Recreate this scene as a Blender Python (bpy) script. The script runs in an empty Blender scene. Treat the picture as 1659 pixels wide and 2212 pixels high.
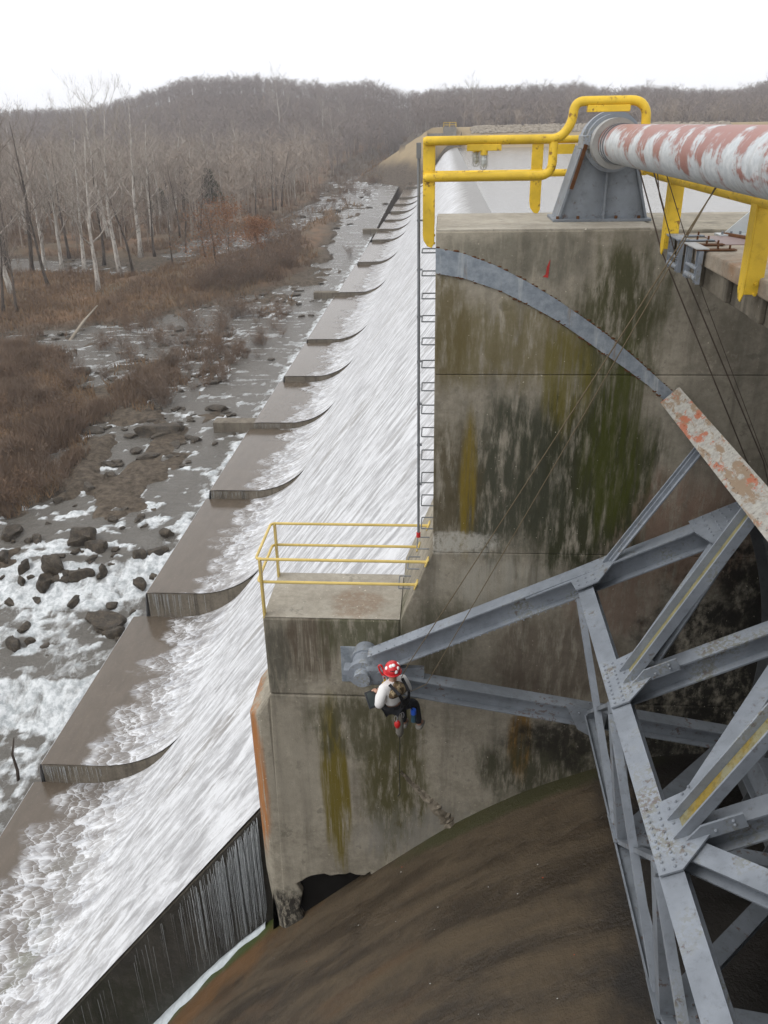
import bpy, bmesh, math, random
import numpy as np
from mathutils import Vector, Matrix
sc = bpy.context.scene
col = sc.collection
random.seed(7); rng = np.random.default_rng(11)

# ------------------------------------------------------------------ camera (solved from the photograph's vanishing points)
FOC, CX, CY = 1780.0, 829.5, 1106.0
_Y = np.array([960 - CX, CY - 266, FOC]); _a = 70.0
_b = (_Y[0]*_a + FOC*FOC)/_Y[1]
_Z = -np.array([_a, -_b, FOC]); _Z /= np.linalg.norm(_Z); _Y /= np.linalg.norm(_Y)
_X = np.cross(_Z, _Y); _X *= np.sign(_X[0])
RW = np.array([_X, _Y, _Z])
EYE = 1.2255
def ray(px, py): return RW @ np.array([px - CX, CY - py, FOC])
def aY(px, py, Y):
    r = ray(px, py); t = Y/r[1]; return Vector((r[0]*t, Y, EYE + r[2]*t))
def aX(px, py, X):
    r = ray(px, py); t = X/r[0]; return Vector((X, r[1]*t, EYE + r[2]*t))
def aZ(px, py, z):
    r = ray(px, py); t = (z - EYE)/r[2]; return Vector((r[0]*t, r[1]*t, z))
cam_d = bpy.data.cameras.new('camera'); cam = bpy.data.objects.new('camera', cam_d); col.objects.link(cam)
cam_d.sensor_fit = 'AUTO'; cam_d.sensor_width = 36.0; cam_d.lens = 36*FOC/2212.0
cam_d.clip_start = 0.1; cam_d.clip_end = 6000
M = Matrix.Identity(4)
for i in range(3):
    M[i][0] = RW[i, 0]; M[i][1] = RW[i, 1]; M[i][2] = -RW[i, 2]
M[2][3] = EYE
cam.matrix_world = M
sc.camera = cam

# ------------------------------------------------------------------ overcast sky, soft sun, exposure
SUN_EL, SUN_AZ = math.radians(52), math.radians(-118)      # azimuth from +Y, clockwise
w = bpy.data.worlds.new('World'); sc.world = w; w.use_nodes = True
nt = w.node_tree; nt.nodes.clear()
sky = nt.nodes.new('ShaderNodeTexSky'); sky.sky_type = 'NISHITA'; sky.sun_disc = False
sky.sun_elevation = SUN_EL; sky.sun_rotation = SUN_AZ; sky.dust_density = 5.0; sky.air_density = 1.0; sky.ozone_density = 1.0
hs = nt.nodes.new('ShaderNodeHueSaturation'); hs.inputs['Saturation'].default_value = 0.06
mx = nt.nodes.new('ShaderNodeMix'); mx.data_type = 'RGBA'; mx.inputs[0].default_value = 0.8
mx.inputs[7].default_value = (11.4, 11.5, 11.7, 1)
bg = nt.nodes.new('ShaderNodeBackground'); bg.inputs['Strength'].default_value = 0.12
ow = nt.nodes.new('ShaderNodeOutputWorld')
nt.links.new(sky.outputs[0], hs.inputs['Color']); nt.links.new(hs.outputs[0], mx.inputs[6])
nt.links.new(mx.outputs[2], bg.inputs[0]); nt.links.new(bg.outputs[0], ow.inputs[0])
sl = bpy.data.lights.new('sun', 'SUN'); sl.energy = 0.9; sl.angle = math.radians(25); sl.color = (1, .97, .93)
so = bpy.data.objects.new('sun', sl); col.objects.link(so)
d = Vector((math.sin(SUN_AZ)*math.cos(SUN_EL), math.cos(SUN_AZ)*math.cos(SUN_EL), math.sin(SUN_EL)))
so.rotation_euler = d.to_track_quat('Z', 'Y').to_euler(); so.location = (0, 0, 60)
vs = sc.view_settings; vs.view_transform = 'Standard'; vs.look = 'None'; vs.gamma = 1; vs.exposure = 0.17; vs.use_curve_mapping = False

# ------------------------------------------------------------------ helpers: objects
def mesh(name, v, f, smooth=False):
    me = bpy.data.meshes.new(name); me.from_pydata([tuple(p) for p in v], [], [tuple(q) for q in f]); me.update()
    if smooth: me.polygons.foreach_set('use_smooth', [True]*len(me.polygons))
    return me
def tag(o, label=None, cat=None, group=None, kind=None):
    if label: o['label'] = label
    if cat: o['category'] = cat
    if group: o['group'] = group
    if kind: o['kind'] = kind
    return o
def thing(name, loc, label, cat, group=None):
    o = bpy.data.objects.new(name, None); col.objects.link(o); o.location = loc; o.empty_display_size = .2
    return tag(o, label, cat, group)
def link(name, me, mat, parent=None):
    o = bpy.data.objects.new(name, me); col.objects.link(o)
    if mat is not None and not me.materials: me.materials.append(mat)
    if parent is not None:
        o.parent = parent
        q = parent; off = Vector((0, 0, 0))
        while q is not None: off += q.location; q = q.parent
        o.location = -off            # meshes are written in world coordinates
    return o
class MB:
    def __init__(s): s.v = []; s.f = []
    def add(s, v, f):
        n = len(s.v); s.v += [tuple(p) for p in v]; s.f += [tuple(i + n for i in q) for q in f]; return s
    def box(s, lo, hi):
        (a, b, c), (d, e, g) = lo, hi
        return s.add([(a,b,c),(d,b,c),(d,e,c),(a,e,c),(a,b,g),(d,b,g),(d,e,g),(a,e,g)],
                     [(0,3,2,1),(4,5,6,7),(0,1,5,4),(1,2,6,5),(2,3,7,6),(3,0,4,7)])
    def prismY(s, poly, y0, y1):      # poly of (x,z)
        n = len(poly); v = [(x, y0, z) for x, z in poly] + [(x, y1, z) for x, z in poly]
        f = [tuple(range(n)), tuple(range(2*n - 1, n - 1, -1))] + [(i, i + n, (i + 1) % n + n, (i + 1) % n) for i in range(n)]
        return s.add(v, f)
    def sweep(s, p0, p1, poly, up=(0, 0, 1)):   # 2D section (u,w): w along up, u sideways
        p0, p1 = Vector(p0), Vector(p1); d = (p1 - p0).normalized(); up = Vector(up)
        u = d.cross(up).normalized(); w_ = u.cross(d).normalized()
        n = len(poly); v = []
        for p in (p0, p1): v += [p + u*a + w_*b for a, b in poly]
        f = [tuple(range(n - 1, -1, -1)), tuple(range(n, 2*n))] + [(i, (i + 1) % n, (i + 1) % n + n, i + n) for i in range(n)]
        return s.add(v, f)
    def ibeam(s, p0, p1, wd, h, up=(0, 0, 1), t=.022):
        a, b = wd/2, h/2
        s.sweep(p0, p1, [(-a, b - t), (a, b - t), (a, b), (-a, b)], up)
        s.sweep(p0, p1, [(-a, -b), (a, -b), (a, -b + t), (-a, -b + t)], up)
        return s.sweep(p0, p1, [(-t/2, -b + t - .001), (t/2, -b + t - .001), (t/2, b - t + .001), (-t/2, b - t + .001)], up)
    def channel(s, p0, p1, wd, h, up=(0, 0, 1), t=.02):   # U open towards up
        a = wd/2
        return s.sweep(p0, p1, [(-a, 0), (a, 0), (a, h), (a - t, h), (a - t, t), (-a + t, t), (-a + t, h), (-a, h)], up)
    def angle(s, p0, p1, a, up=(0, 0, 1), t=.014):
        return s.sweep(p0, p1, [(0, 0), (a, 0), (a, t), (t, t), (t, a), (0, a)], up)
    def bar(s, p0, p1, wd, h, up=(0, 0, 1)):
        return s.sweep(p0, p1, [(-wd/2, -h/2), (wd/2, -h/2), (wd/2, h/2), (-wd/2, h/2)], up)
    def tube(s, pts, r, n=10, cap=True, r1=None):
        pts = [Vector(p) for p in pts]; m = len(pts); base = len(s.v); prev = None
        for i, p in enumerate(pts):
            d = (pts[min(i + 1, m - 1)] - pts[max(i - 1, 0)]).normalized()
            if prev is None:
                a = Vector((0, 0, 1)) if abs(d.z) < .9 else Vector((1, 0, 0)); u = d.cross(a).normalized()
            else: u = (prev - d*prev.dot(d)).normalized()
            prev = u; q = d.cross(u); rr = r if r1 is None else r + (r1 - r)*i/(m - 1)
            if isinstance(r, (list, tuple)): rr = r[i]
            for k in range(n):
                t = 2*math.pi*k/n; s.v.append(tuple(p + u*math.cos(t)*rr + q*math.sin(t)*rr))
        for i in range(m - 1):
            for k in range(n):
                a = base + i*n + k; b = base + i*n + (k + 1) % n; s.f.append((a, b, b + n, a + n))
        if cap:
            s.f.append(tuple(base + k for k in range(n - 1, -1, -1))); s.f.append(tuple(base + (m - 1)*n + k for k in range(n)))
        return s
    def ball(s, c, r, n=8, m=5, sc3=(1, 1, 1)):
        c = Vector(c); base = len(s.v); s.v.append(tuple(c + Vector((0, 0, r*sc3[2]))))
        for j in range(1, m):
            ph = math.pi*j/m
            for k in range(n):
                t = 2*math.pi*k/n; s.v.append((c.x + r*sc3[0]*math.sin(ph)*math.cos(t), c.y + r*sc3[1]*math.sin(ph)*math.sin(t), c.z + r*sc3[2]*math.cos(ph)))
        s.v.append(tuple(c - Vector((0, 0, r*sc3[2])))); e = len(s.v) - 1
        for k in range(n): s.f.append((base, base + 1 + k, base + 1 + (k + 1) % n)); s.f.append((e, base + 1 + (m - 2)*n + (k + 1) % n, base + 1 + (m - 2)*n + k))
        for j in range(m - 2):
            for k in range(n):
                a = base + 1 + j*n + k; b = base + 1 + j*n + (k + 1) % n; s.f.append((a, a + n, b + n, b))
        return s
    def plate(s, poly, thick, nrm):  # 3D polygon extruded along nrm
        nrm = Vector(nrm).normalized()*thick; n = len(poly); v = [Vector(p) for p in poly]; v += [p + nrm for p in v[:n]]
        f = [tuple(range(n - 1, -1, -1)), tuple(range(n, 2*n))] + [(i, (i + 1) % n, (i + 1) % n + n, i + n) for i in range(n)]
        return s.add(v, f)
    def build(s, name, mat, parent=None, smooth=False, bevel=0, autos=False):
        me = mesh(name, s.v, s.f, smooth)
        bm = bmesh.new(); bm.from_mesh(me); bmesh.ops.recalc_face_normals(bm, faces=bm.faces); bm.to_mesh(me); bm.free()
        o = link(name, me, mat, parent)
        if bevel:
            b = o.modifiers.new('bevel', 'BEVEL'); b.width = bevel; b.segments = 2; b.limit_method = 'ANGLE'; b.angle_limit = .6
        if autos:
            me.polygons.foreach_set('use_smooth', [True]*len(me.polygons))
            me.set_sharp_from_angle(angle=.7)
        return o
def curve_pts(pts, r=.1, k=6):         # polyline with rounded corners
    pts = [Vector(p) for p in pts]; out = [pts[0]]
    for i in range(1, len(pts) - 1):
        a, b, c = pts[i - 1], pts[i], pts[i + 1]
        d0 = (a - b); d1 = (c - b); rr = min(r, d0.length*.49, d1.length*.49)
        p, q = b + d0.normalized()*rr, b + d1.normalized()*rr
        for j in range(k + 1):
            t = j/k; out.append(p*(1 - t)**2 + b*2*t*(1 - t) + q*t*t)
    return out + [pts[-1]]

# numpy value noise
def vnoise(x, y, seed=0):
    xi = np.floor(x).astype(np.int64); yi = np.floor(y).astype(np.int64); fx = x - xi; fy = y - yi
    fx = fx*fx*(3 - 2*fx); fy = fy*fy*(3 - 2*fy)
    def h(a, b):
        n = (a*374761393 + b*668265263 + seed*974634777) & 0xffffffff
        n = ((n ^ (n >> 13))*1274126177) & 0xffffffff
        return ((n ^ (n >> 16)) & 0xffff)/65535.0
    return (h(xi, yi)*(1 - fx) + h(xi + 1, yi)*fx)*(1 - fy) + (h(xi, yi + 1)*(1 - fx) + h(xi + 1, yi + 1)*fx)*fy
def fbm(x, y, o=4, seed=0):
    s = 0; a = .5; t = 0
    for i in range(o):
        s = s + a*vnoise(x*2**i, y*2**i, seed + i); t += a; a *= .5
    return s/t
def sstep(a, b, x):
    t = np.clip((x - a)/(b - a), 0, 1); return t*t*(3 - 2*t)

# ------------------------------------------------------------------ helpers: materials
class G:
    def __init__(s, name):
        s.m = bpy.data.materials.new(name); s.m.use_nodes = True; s.t = s.m.node_tree; s.t.nodes.clear()
        s.out = s.n('ShaderNodeOutputMaterial'); s.b = s.n('ShaderNodeBsdfPrincipled'); s.l(s.b.outputs[0], s.out.inputs[0])
        s.pos = s.n('ShaderNodeNewGeometry').outputs['Position']
    def n(s, t): return s.t.nodes.new(t)
    def l(s, a, b): s.t.links.new(a, b)
    def put(s, inp, v):
        if hasattr(v, 'links') or isinstance(v, bpy.types.NodeSocket): s.l(v, inp)
        elif isinstance(v, (tuple, list)) and inp.type == 'RGBA': inp.default_value = (*v[:3], 1)
        else: inp.default_value = v
    def math(s, op, a, b=0.0, c=None, clamp=False):
        q = s.n('ShaderNodeMath'); q.operation = op; q.use_clamp = clamp; s.put(q.inputs[0], a); s.put(q.inputs[1], b)
        if c is not None: s.put(q.inputs[2], c)
        return q.outputs[0]
    def vec(s, op, a, b):
        q = s.n('ShaderNodeVectorMath'); q.operation = op; s.put(q.inputs[0], a); s.put(q.inputs[1], b); return q.outputs[1 if op in ('LENGTH', 'DISTANCE') else 0]
    def noise(s, vec, scale=1., detail=4., rough=.55, dist=0.):
        q = s.n('ShaderNodeTexNoise'); s.l(vec, q.inputs['Vector']); q.inputs['Scale'].default_value = scale
        q.inputs['Detail'].default_value = detail; q.inputs['Roughness'].default_value = rough; q.inputs['Distortion'].default_value = dist; return q.outputs[0]
    def vor(s, vec, scale=1., feature='F1', out='Distance', rnd=1.):
        q = s.n('ShaderNodeTexVoronoi'); q.feature = feature; s.l(vec, q.inputs['Vector']); q.inputs['Scale'].default_value = scale; q.inputs['Randomness'].default_value = rnd; return q.outputs[out]
    def ss(s, x, a, b, lo=0., hi=1.):
        q = s.n('ShaderNodeMapRange'); q.interpolation_type = 'SMOOTHSTEP'; s.put(q.inputs[0], x); s.put(q.inputs[1], a); s.put(q.inputs[2], b); s.put(q.inputs[3], lo); s.put(q.inputs[4], hi); return q.outputs[0]
    def mix(s, f, a, b, mode='MIX'):
        q = s.n('ShaderNodeMix'); q.data_type = 'RGBA'; q.blend_type = mode; s.put(q.inputs[0], f); s.put(q.inputs[6], a); s.put(q.inputs[7], b); return q.outputs[2]
    def sep(s, v):
        q = s.n('ShaderNodeSeparateXYZ'); s.l(v, q.inputs[0]); return q.outputs
    def comb(s, x, y, z):
        q = s.n('ShaderNodeCombineXYZ'); s.put(q.inputs[0], x); s.put(q.inputs[1], y); s.put(q.inputs[2], z); return q.outputs[0]
    def attr(s, name, o='Fac'):
        q = s.n('ShaderNodeAttribute'); q.attribute_name = name; return q.outputs[o]
    def uv(s, name='UVMap'):
        q = s.n('ShaderNodeUVMap'); q.uv_map = name; return q.outputs[0]
    def bump(s, h, strength=.5, dist=.02):
        q = s.n('ShaderNodeBump'); q.inputs['Strength'].default_value = strength; q.inputs['Distance'].default_value = dist; s.put(q.inputs['Height'], h); s.l(q.outputs[0], s.b.inputs['Normal'])
    def blob(s, c, r, k=.8, sc=(2., 2., .6), seed=0.):       # ragged-edged mask, used for stain and painted shade
        v = s.vec('DIVIDE', s.vec('SUBTRACT', s.pos, c), r); ln = s.vec('LENGTH', v, (0, 0, 0))
        nv = s.vec('MULTIPLY', s.vec('ADD', s.pos, (seed*3.1, seed*1.7, seed*.9)), sc)
        nn = s.math('MULTIPLY', s.math('SUBTRACT', s.noise(nv, 1.3, 5., .65), .5), k*2)
        return s.ss(s.math('ADD', ln, nn), .55, 1.05, 1., 0.)
    def fin(s, colr, rough=.8, spec=.3, metal=0.):
        s.put(s.b.inputs['Base Color'], colr); s.put(s.b.inputs['Roughness'], rough); s.b.inputs['Specular IOR Level'].default_value = spec; s.b.inputs['Metallic'].default_value = metal; return s.m
def simple(name, c, rough=.7, spec=.3, var=.25, scale=4., metal=0.):
    g = G(name); nz = g.noise(g.pos, scale, 5.)
    k = g.math('ADD', g.math('MULTIPLY', nz, var*2), 1 - var)
    q = g.n('ShaderNodeMix'); q.data_type = 'RGBA'; q.blend_type = 'MULTIPLY'; q.inputs[0].default_value = 1; q.inputs[6].default_value = (*c, 1)
    g.l(k, q.inputs[7]); return g.fin(q.outputs[2], rough, spec, metal)

def concrete(name, lo, hi, stains_and_shade=(), streak=.5, rough=.85):
    g = G(name); p = g.pos
    big = g.noise(p, .7, 6., .6); fine = g.noise(p, 9., 6., .7)
    med = g.noise(g.vec('ADD', p, (2, 5, 8)), 3.1, 7., .72)
    c = g.mix(g.ss(g.math('ADD', g.math('ADD', g.math('MULTIPLY', big, .4), g.math('MULTIPLY', med, .35)), g.math('MULTIPLY', fine, .25)), .36, .64), lo, hi)
    c = g.mix(g.ss(med, .56, .68, 0., .55), c, tuple(x*.5 for x in lo)); c = g.mix(g.ss(med, .40, .30, 0., .5), c, tuple(min(.7, x*1.3) for x in hi))
    st = g.noise(g.vec('MULTIPLY', p, (3.2, 3.2, .22)), 1., 5., .62)
    c = g.mix(g.ss(st, .48, .72, 0., streak), c, tuple(x*.42 for x in lo))
    st2 = g.noise(g.vec('MULTIPLY', g.vec('ADD', p, (31, 7, 3)), (4.5, 4.5, .4)), 1., 5., .65)
    c = g.mix(g.ss(st2, .58, .74, 0., .45*streak), c, tuple(min(1, x*1.35) for x in hi))
    for i, (ce, r, cc, amt, scl) in enumerate(stains_and_shade):
        m = g.math('MULTIPLY', g.blob(ce, r, .75, scl, i + 1.), amt)
        m = g.math('MULTIPLY', m, g.ss(g.noise(g.vec('MULTIPLY', g.vec('ADD', p, (i*5.3, 0, i*2.)), (scl[0]*2.5, scl[1]*2.5, scl[2]*1.6)), 2.2, 5., .7), .3, .56))
        c = g.mix(m, c, cc)
    pit = g.noise(p, 38., 3., .6)
    c = g.mix(g.ss(pit, .62, .74, 0., .5), c, tuple(x*.5 for x in lo))
    sp = g.noise(g.vec('ADD', p, (9, 9, 9)), 21., 2., .5); c = g.mix(g.ss(sp, .70, .76, 0., .55), c, tuple(min(.8, x*1.9) for x in hi))
    g.bump(g.math('ADD', g.math('MULTIPLY', fine, .7), g.math('MULTIPLY', pit, .5)), .55, .02)
    return g.fin(c, rough, .25)
def paint(name, c, rust=(.12, .05, .02), amt=.35, dirt=.4, rough=.5, lichen=None, thr=.60):
    g = G(name); p = g.pos
    n1 = g.noise(p, 1.6, 5., .6); n2 = g.noise(p, 11., 6., .7); n3 = g.noise(g.vec('ADD', p, (4, 8, 1)), 26., 4., .6)
    cc = g.mix(g.ss(n1, .35, .7), tuple(x*(1 - dirt*.45) for x in c), tuple(min(.9, x*1.12) for x in c))
    cc = g.mix(g.ss(n2, .5, .68, 0., dirt), cc, tuple(x*.55 for x in c))
    cc = g.mix(g.math('MULTIPLY', g.ss(g.math('ADD', g.math('MULTIPLY', n2, .6), g.math('MULTIPLY', n1, .4)), thr, thr + .05), amt), cc, rust)
    if lichen: cc = g.mix(g.math('MULTIPLY', g.ss(n3, .46, .56), g.ss(n1, .50, .66, 0., .7)), cc, lichen)
    g.bump(n2, .25, .006)
    return g.fin(cc, rough, .4)

# ================================================================== THE DAM
Y0 = 11.0                                   # plane of the pier face over the gate bay
ZRES = -4.72                                 # lake level
ZC = -4.78                                  # spillway crest
YEND = 240.0
FA, FB = -6.17, 1.3                         # spillway face  z = FA + FB x
TH = math.atan(FB)
CRX = 3.6
# monoliths: (Y start, lip x, apron z)
MON = [(11.5, -14.15, -19.62), (21.4, -13.73, -18.77), (30.9, -12.95, -17.5), (41.0, -12.64, -16.95), (51.1, -12.3, -16.5), (60.5, -11.9, -16.02),
       (71.0, -11.7, -15.7), (91.0, -11.3, -15.3), (110.0, -10.95, -14.9)]
for (px, py), z in zip([(804,518),(819,495),(832,475),(844,457),(854,441),(863,427),(877,405),(883,395),(889,386)],
                       [-14.5,-14.1,-13.8,-13.4,-13.05,-12.7,-12.3,-11.95,-11.6]):
    q = aZ(px, py, z); MON.append((q.y, q.x, z))
ogee = []
for i in range(9):                            # crest rounding: cubic from apex to the straight face
    t = i/8; p0 = np.array([CRX, ZC]); p3 = np.array([-.55, FA + FB*-.55]); p1 = p0 + np.array([-1.7, -.02]); p2 = p3 + np.array([.9, .9*FB])
    ogee.append(tuple((1-t)**3*p0 + 3*t*(1-t)**2*p1 + 3*t*t*(1-t)*p2 + t**3*p3))
def profile(lipx, za, r=4.0, nface=14, nb=10, nf=6):
    xi = (za - FA)/FB; T = r*math.tan(TH/2)
    a = np.array([xi + T*math.cos(TH), za + T*math.sin(TH)]); ctr = a + r*np.array([-math.sin(TH), math.cos(TH)])
    pts = list(ogee)
    s = np.array(ogee[-1])
    for i in range(1, nface + 1): pts.append(tuple(s + (a - s)*i/nface))
    for i in range(1, nb + 1):
        t = TH*(1 - i/nb); pts.append(tuple(ctr + r*np.array([math.sin(t), -math.cos(t)])))
    e = pts[-1]
    for i in range(1, nf + 1): pts.append((e[0] + (lipx - e[0])*i/nf, za))
    return pts

M_damc = concrete('spillway_concrete', (.10, .085, .065), (.19, .165, .13), [], .7)
M_wetwall = concrete('wet_dark_concrete', (.028, .026, .022), (.07, .065, .055), [((-9, 11.5, -18), (6, 2, 4), (.02, .022, .012), .7, (1, 1, .6))], .8, .45)

dam = thing('spillway_dam', (0, 11.5, -22), 'long concrete overflow spillway with stepped apron blocks running away from the pier', 'dam')
for k, (y, lx, za) in enumerate(MON):
    y1 = MON[k + 1][0] if k + 1 < len(MON) else YEND
    prof = profile(lx, za)
    poly = prof + [(lx, za - 3.2), (lx + 1, -26), (CRX + 2.5, -26), (CRX + 2.5, ZC - .6), (CRX + .8, ZC - .05)]
    mb = MB().prismY(poly, y + (.004 if k else 0), y1 - .004)
    mb.build('apron_block', M_damc, dam)
mbw = MB()
for k in range(1, 2): pass
# side wall skin of the end block (wet and dark, faces the gate bay)
prof0 = profile(MON[0][1], MON[0][2])
MB().prismY([(x, z - .03) for x, z in prof0] + [(MON[0][1], -26), (CRX, -26)], 11.46, 11.497).build('side_wall', M_wetwall, dam)
for Yk, px, py in [(51.1, 460, 917), (91.0, 677, 637), (MON[10][0], 783, 497), (MON[13][0], 852, 441)]:
    zt = [m for m in MON if abs(m[0] - Yk) < .1][0]
    q = aY(px, py, Yk)
    MB().box((q.x, Yk - .0, zt[2] - 3.2), (zt[1] + .02, Yk + 1.0, zt[2] + .02)).build('divider_wall', M_damc, dam, bevel=.03)
# end wall at the far abutment
profE = profile(MON[-1][1], MON[-1][2])
MB().prismY([(x, z + 1.3) for x, z in profE] + [(MON[-1][1], -20), (CRX + 1, -20), (CRX + 1, ZC + 4)], YEND, YEND + .8).build('end_wall', M_damc, dam)

# ---- water on the spillway: one sheet per block joined, UV = (Y, metres along the flow from the lip)
def water_sheet():
    v = []; f = []; uv = []; scr = []
    for k, (y, lx, za) in enumerate(MON):
        y1 = MON[k + 1][0] if k + 1 < len(MON) else YEND
        prof = profile(lx, za); n = len(prof)
        s = [0.]
        for i in range(n - 1, 0, -1): s.append(s[-1] + math.hypot(prof[i][0] - prof[i-1][0], prof[i][1] - prof[i-1][1]))
        s = s[::-1]
        m = max(2, int((y1 - y)/(.5 if y < 50 else 1.5)))
        b = len(v)
        for j in range(m + 1):
            yy = y + (y1 - y)*j/m
            for i, (x, z) in enumerate(prof):
                yo = yy + (-.03 if j == 0 else 0)
                lift = .05 if i < n - 1 else .02
                # normal offset
                v.append((x - lift*.6, yo, z + lift)); uv.append((yy, s[i])); scr.append(s[0] - s[i])
        for j in range(m):
            for i in range(n - 1):
                a = b + j*n + i; f.append((a, a + 1, a + 1 + n, a + n))
        # rounded lip: short drop over the edge
        b2 = len(v)
        for j in range(m + 1):
            yy = y + (y1 - y)*j/m
            for q, (dx, dz) in enumerate([(-.014, .02), (-.06, -.02), (-.12, -.3), (-.2, -1.2), (-.25, -2.6)]):
                v.append((lx + dx, yy, za + dz)); uv.append((yy, -.1 - q*.4)); scr.append(30.)
        for j in range(m):
            for i in range(4):
                a = b2 + j*5 + i; f.append((a, a + 1, a + 6, a + 5))
    me = mesh('spillway_water', v, f, True)
    ul = me.uv_layers.new(name='UVMap'); li = np.zeros(len(me.loops), dtype=np.int32); me.loops.foreach_get('vertex_index', li)
    ul.data.foreach_set('uv', np.array(uv, dtype=np.float32)[li].ravel())
    at_ = me.attributes.new('sc', 'FLOAT', 'POINT'); at_.data.foreach_set('value', scr)
    return me
g = G('rushing_water')
U = g.uv(); su = g.sep(U); uY, uS = su[0], su[1]
warp = g.noise(U, .55, 3., .5); warp2 = g.noise(g.vec('MULTIPLY', U, (2.4, 1.2, 1)), 1., 4., .6)
# streaks along the flow
st = g.noise(g.comb(g.math('ADD', g.math('MULTIPLY', uY, 2.7), g.math('MULTIPLY', warp2, 1.3)), g.math('MULTIPLY', uS, .62), 0.), 1., 8., .70, .5)
st2 = g.noise(g.comb(g.math('MULTIPLY', uY, 9.), g.math('MULTIPLY', uS, 2.6), 3.), 1., 6., .72, .4)
gap = g.noise(g.comb(g.math('MULTIPLY', uY, .42), g.math('MULTIPLY', uS, .12), 7.), 1., 4., .6)
# overlapping tongue-shaped wavelets on the apron
def tongues(sy, ss_, off):
    P = g.comb(g.math('ADD', g.math('MULTIPLY', uY, sy), off), g.math('ADD', g.math('MULTIPLY', uS, ss_), g.math('MULTIPLY', warp2, .9)), 0.)
    q = g.n('ShaderNodeTexVoronoi'); q.feature = 'F1'; q.voronoi_dimensions = '2D'; g.l(P, q.inputs['Vector']); q.inputs['Scale'].default_value = 1.
    loc = g.sep(g.vec('SUBTRACT', P, q.outputs['Position']))
    lead = g.ss(loc[1], .45, -.45)                      # fills towards the downstream side of each cell
    q2 = g.n('ShaderNodeTexVoronoi'); q2.feature = 'DISTANCE_TO_EDGE'; q2.voronoi_dimensions = '2D'; g.l(P, q2.inputs['Vector']); q2.inputs['Scale'].default_value = 1.
    line = g.math('MULTIPLY', g.ss(q2.outputs['Distance'], .10, .01), g.ss(loc[1], .05, -.25))
    return g.math('ADD', g.math('MULTIPLY', lead, .42), g.math('MULTIPLY', line, .58)), q.outputs['Distance']
t1, d1 = tongues(.95, .55, 0.); t2, d2 = tongues(2.2, 1.2, 5.); t3, d3 = tongues(6.0, 3.2, 9.)
ton = g.math('ADD', g.math('MULTIPLY', t1, .45), g.math('ADD', g.math('MULTIPLY', t2, .45), g.math('MULTIPLY', t3, .35)))
# fan-shaped limit of the white water on the apron (two or three lobes per block)
lobe = g.noise(g.comb(g.math('MULTIPLY', uY, .26), 0., 11.), 1., 2., .5)
lim = g.math('SUBTRACT', g.math('ADD', g.math('MULTIPLY', lobe, 2.8), g.math('ADD', g.math('MULTIPLY', g.math('SUBTRACT', d1, .4), 1.7), .8)), g.ss(uY, 34., 13., 0., 1.35))
inn = g.ss(g.math('SUBTRACT', uS, lim), -.25, .5)        # 0 calm .. 1 foam area
face = g.ss(g.math('ADD', uS, g.math('MULTIPLY', st, 2.)), 3.9, 6.8)       # 1 on the steep face
white_face = g.ss(g.math('ADD', g.math('MULTIPLY', st, .65), g.math('MULTIPLY', st2, .4)), .38, .64, .56, .93)
white_face = g.math('ADD', white_face, g.math('MULTIPLY', g.math('SUBTRACT', t3, .3), g.ss(uS, 12., 6., 0., .22)))
white_face = g.math('SUBTRACT', white_face, g.math('MULTIPLY', g.ss(gap, .52, .68), g.ss(st, .60, .42, 0., .38)))
far = g.ss(uY, 40., 95.)
grow = g.ss(uS, 1.8, 5.6)
foam_ap = g.math('MULTIPLY', inn, g.math('ADD', g.math('MULTIPLY', g.ss(ton, .12, .62), .72), g.math('ADD', g.math('MULTIPLY', grow, .34), g.math('MULTIPLY', st2, .22))))
foam = g.math('ADD', g.math('MULTIPLY', foam_ap, g.math('SUBTRACT', 1., face)), g.math('MULTIPLY', white_face, face), None, True)
lipf = g.ss(uS, .0, -.5); foam = g.math('MAXIMUM', foam, g.math('MULTIPLY', lipf, g.ss(st2, .3, .55, .4, 1.)))
crest = g.ss(g.math('ADD', uS, g.math('MULTIPLY', st, 1.2)), 19.5, 21.2)
calm = g.mix(g.noise(g.vec('MULTIPLY', U, (.7, 2.2, 1)), 1., 6., .65), (.062, .049, .036), (.135, .108, .083))
calm = g.mix(g.ss(g.noise(U, 7., 5., .7), .55, .7, 0., .45), calm, (.16, .135, .11))
algae = g.math('MULTIPLY', g.ss(g.noise(g.vec('ADD', U, (3, 0, 0)), .5, 3.), .55, .7), g.ss(uY, 20., 13.))
calm = g.mix(g.math('MULTIPLY', algae, .55), calm, (.06, .075, .012))
sc_ = g.attr('sc'); cr = g.ss(g.math('ADD', sc_, g.math('MULTIPLY', g.math('SUBTRACT', st, .5), 3.)), 2.9, 1.3)
foam = g.math('MULTIPLY', foam, g.math('SUBTRACT', 1., g.math('MULTIPLY', cr, .93)))
calm = g.mix(face, calm, (.21, .19, .165)); calm = g.mix(cr, calm, g.mix(st2, (.13, .125, .115), (.26, .25, .24)))  # foam-free crest band; its darker reflection is painted into the colour
c = g.mix(foam, calm, g.mix(g.ss(st, .35, .6), (.40, .41, .435), (.68, .69, .71)))
hgt = g.math('ADD', g.math('MULTIPLY', st, .6), g.math('ADD', g.math('MULTIPLY', ton, .8), g.math('MULTIPLY', st2, .35)))
hgt = g.math('MULTIPLY', hgt, g.math('MAXIMUM', inn, face))
g.bump(g.math('ADD', hgt, g.math('MULTIPLY', g.noise(g.vec('MULTIPLY', U, (1.6, 4., 1)), 1.6, 5., .65), .22)), .42, .09)
M_water = g.fin(c, g.math('MAXIMUM', g.ss(foam, 0., .6, .16, .75), g.math('MULTIPLY', cr, .55)), .4)
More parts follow.
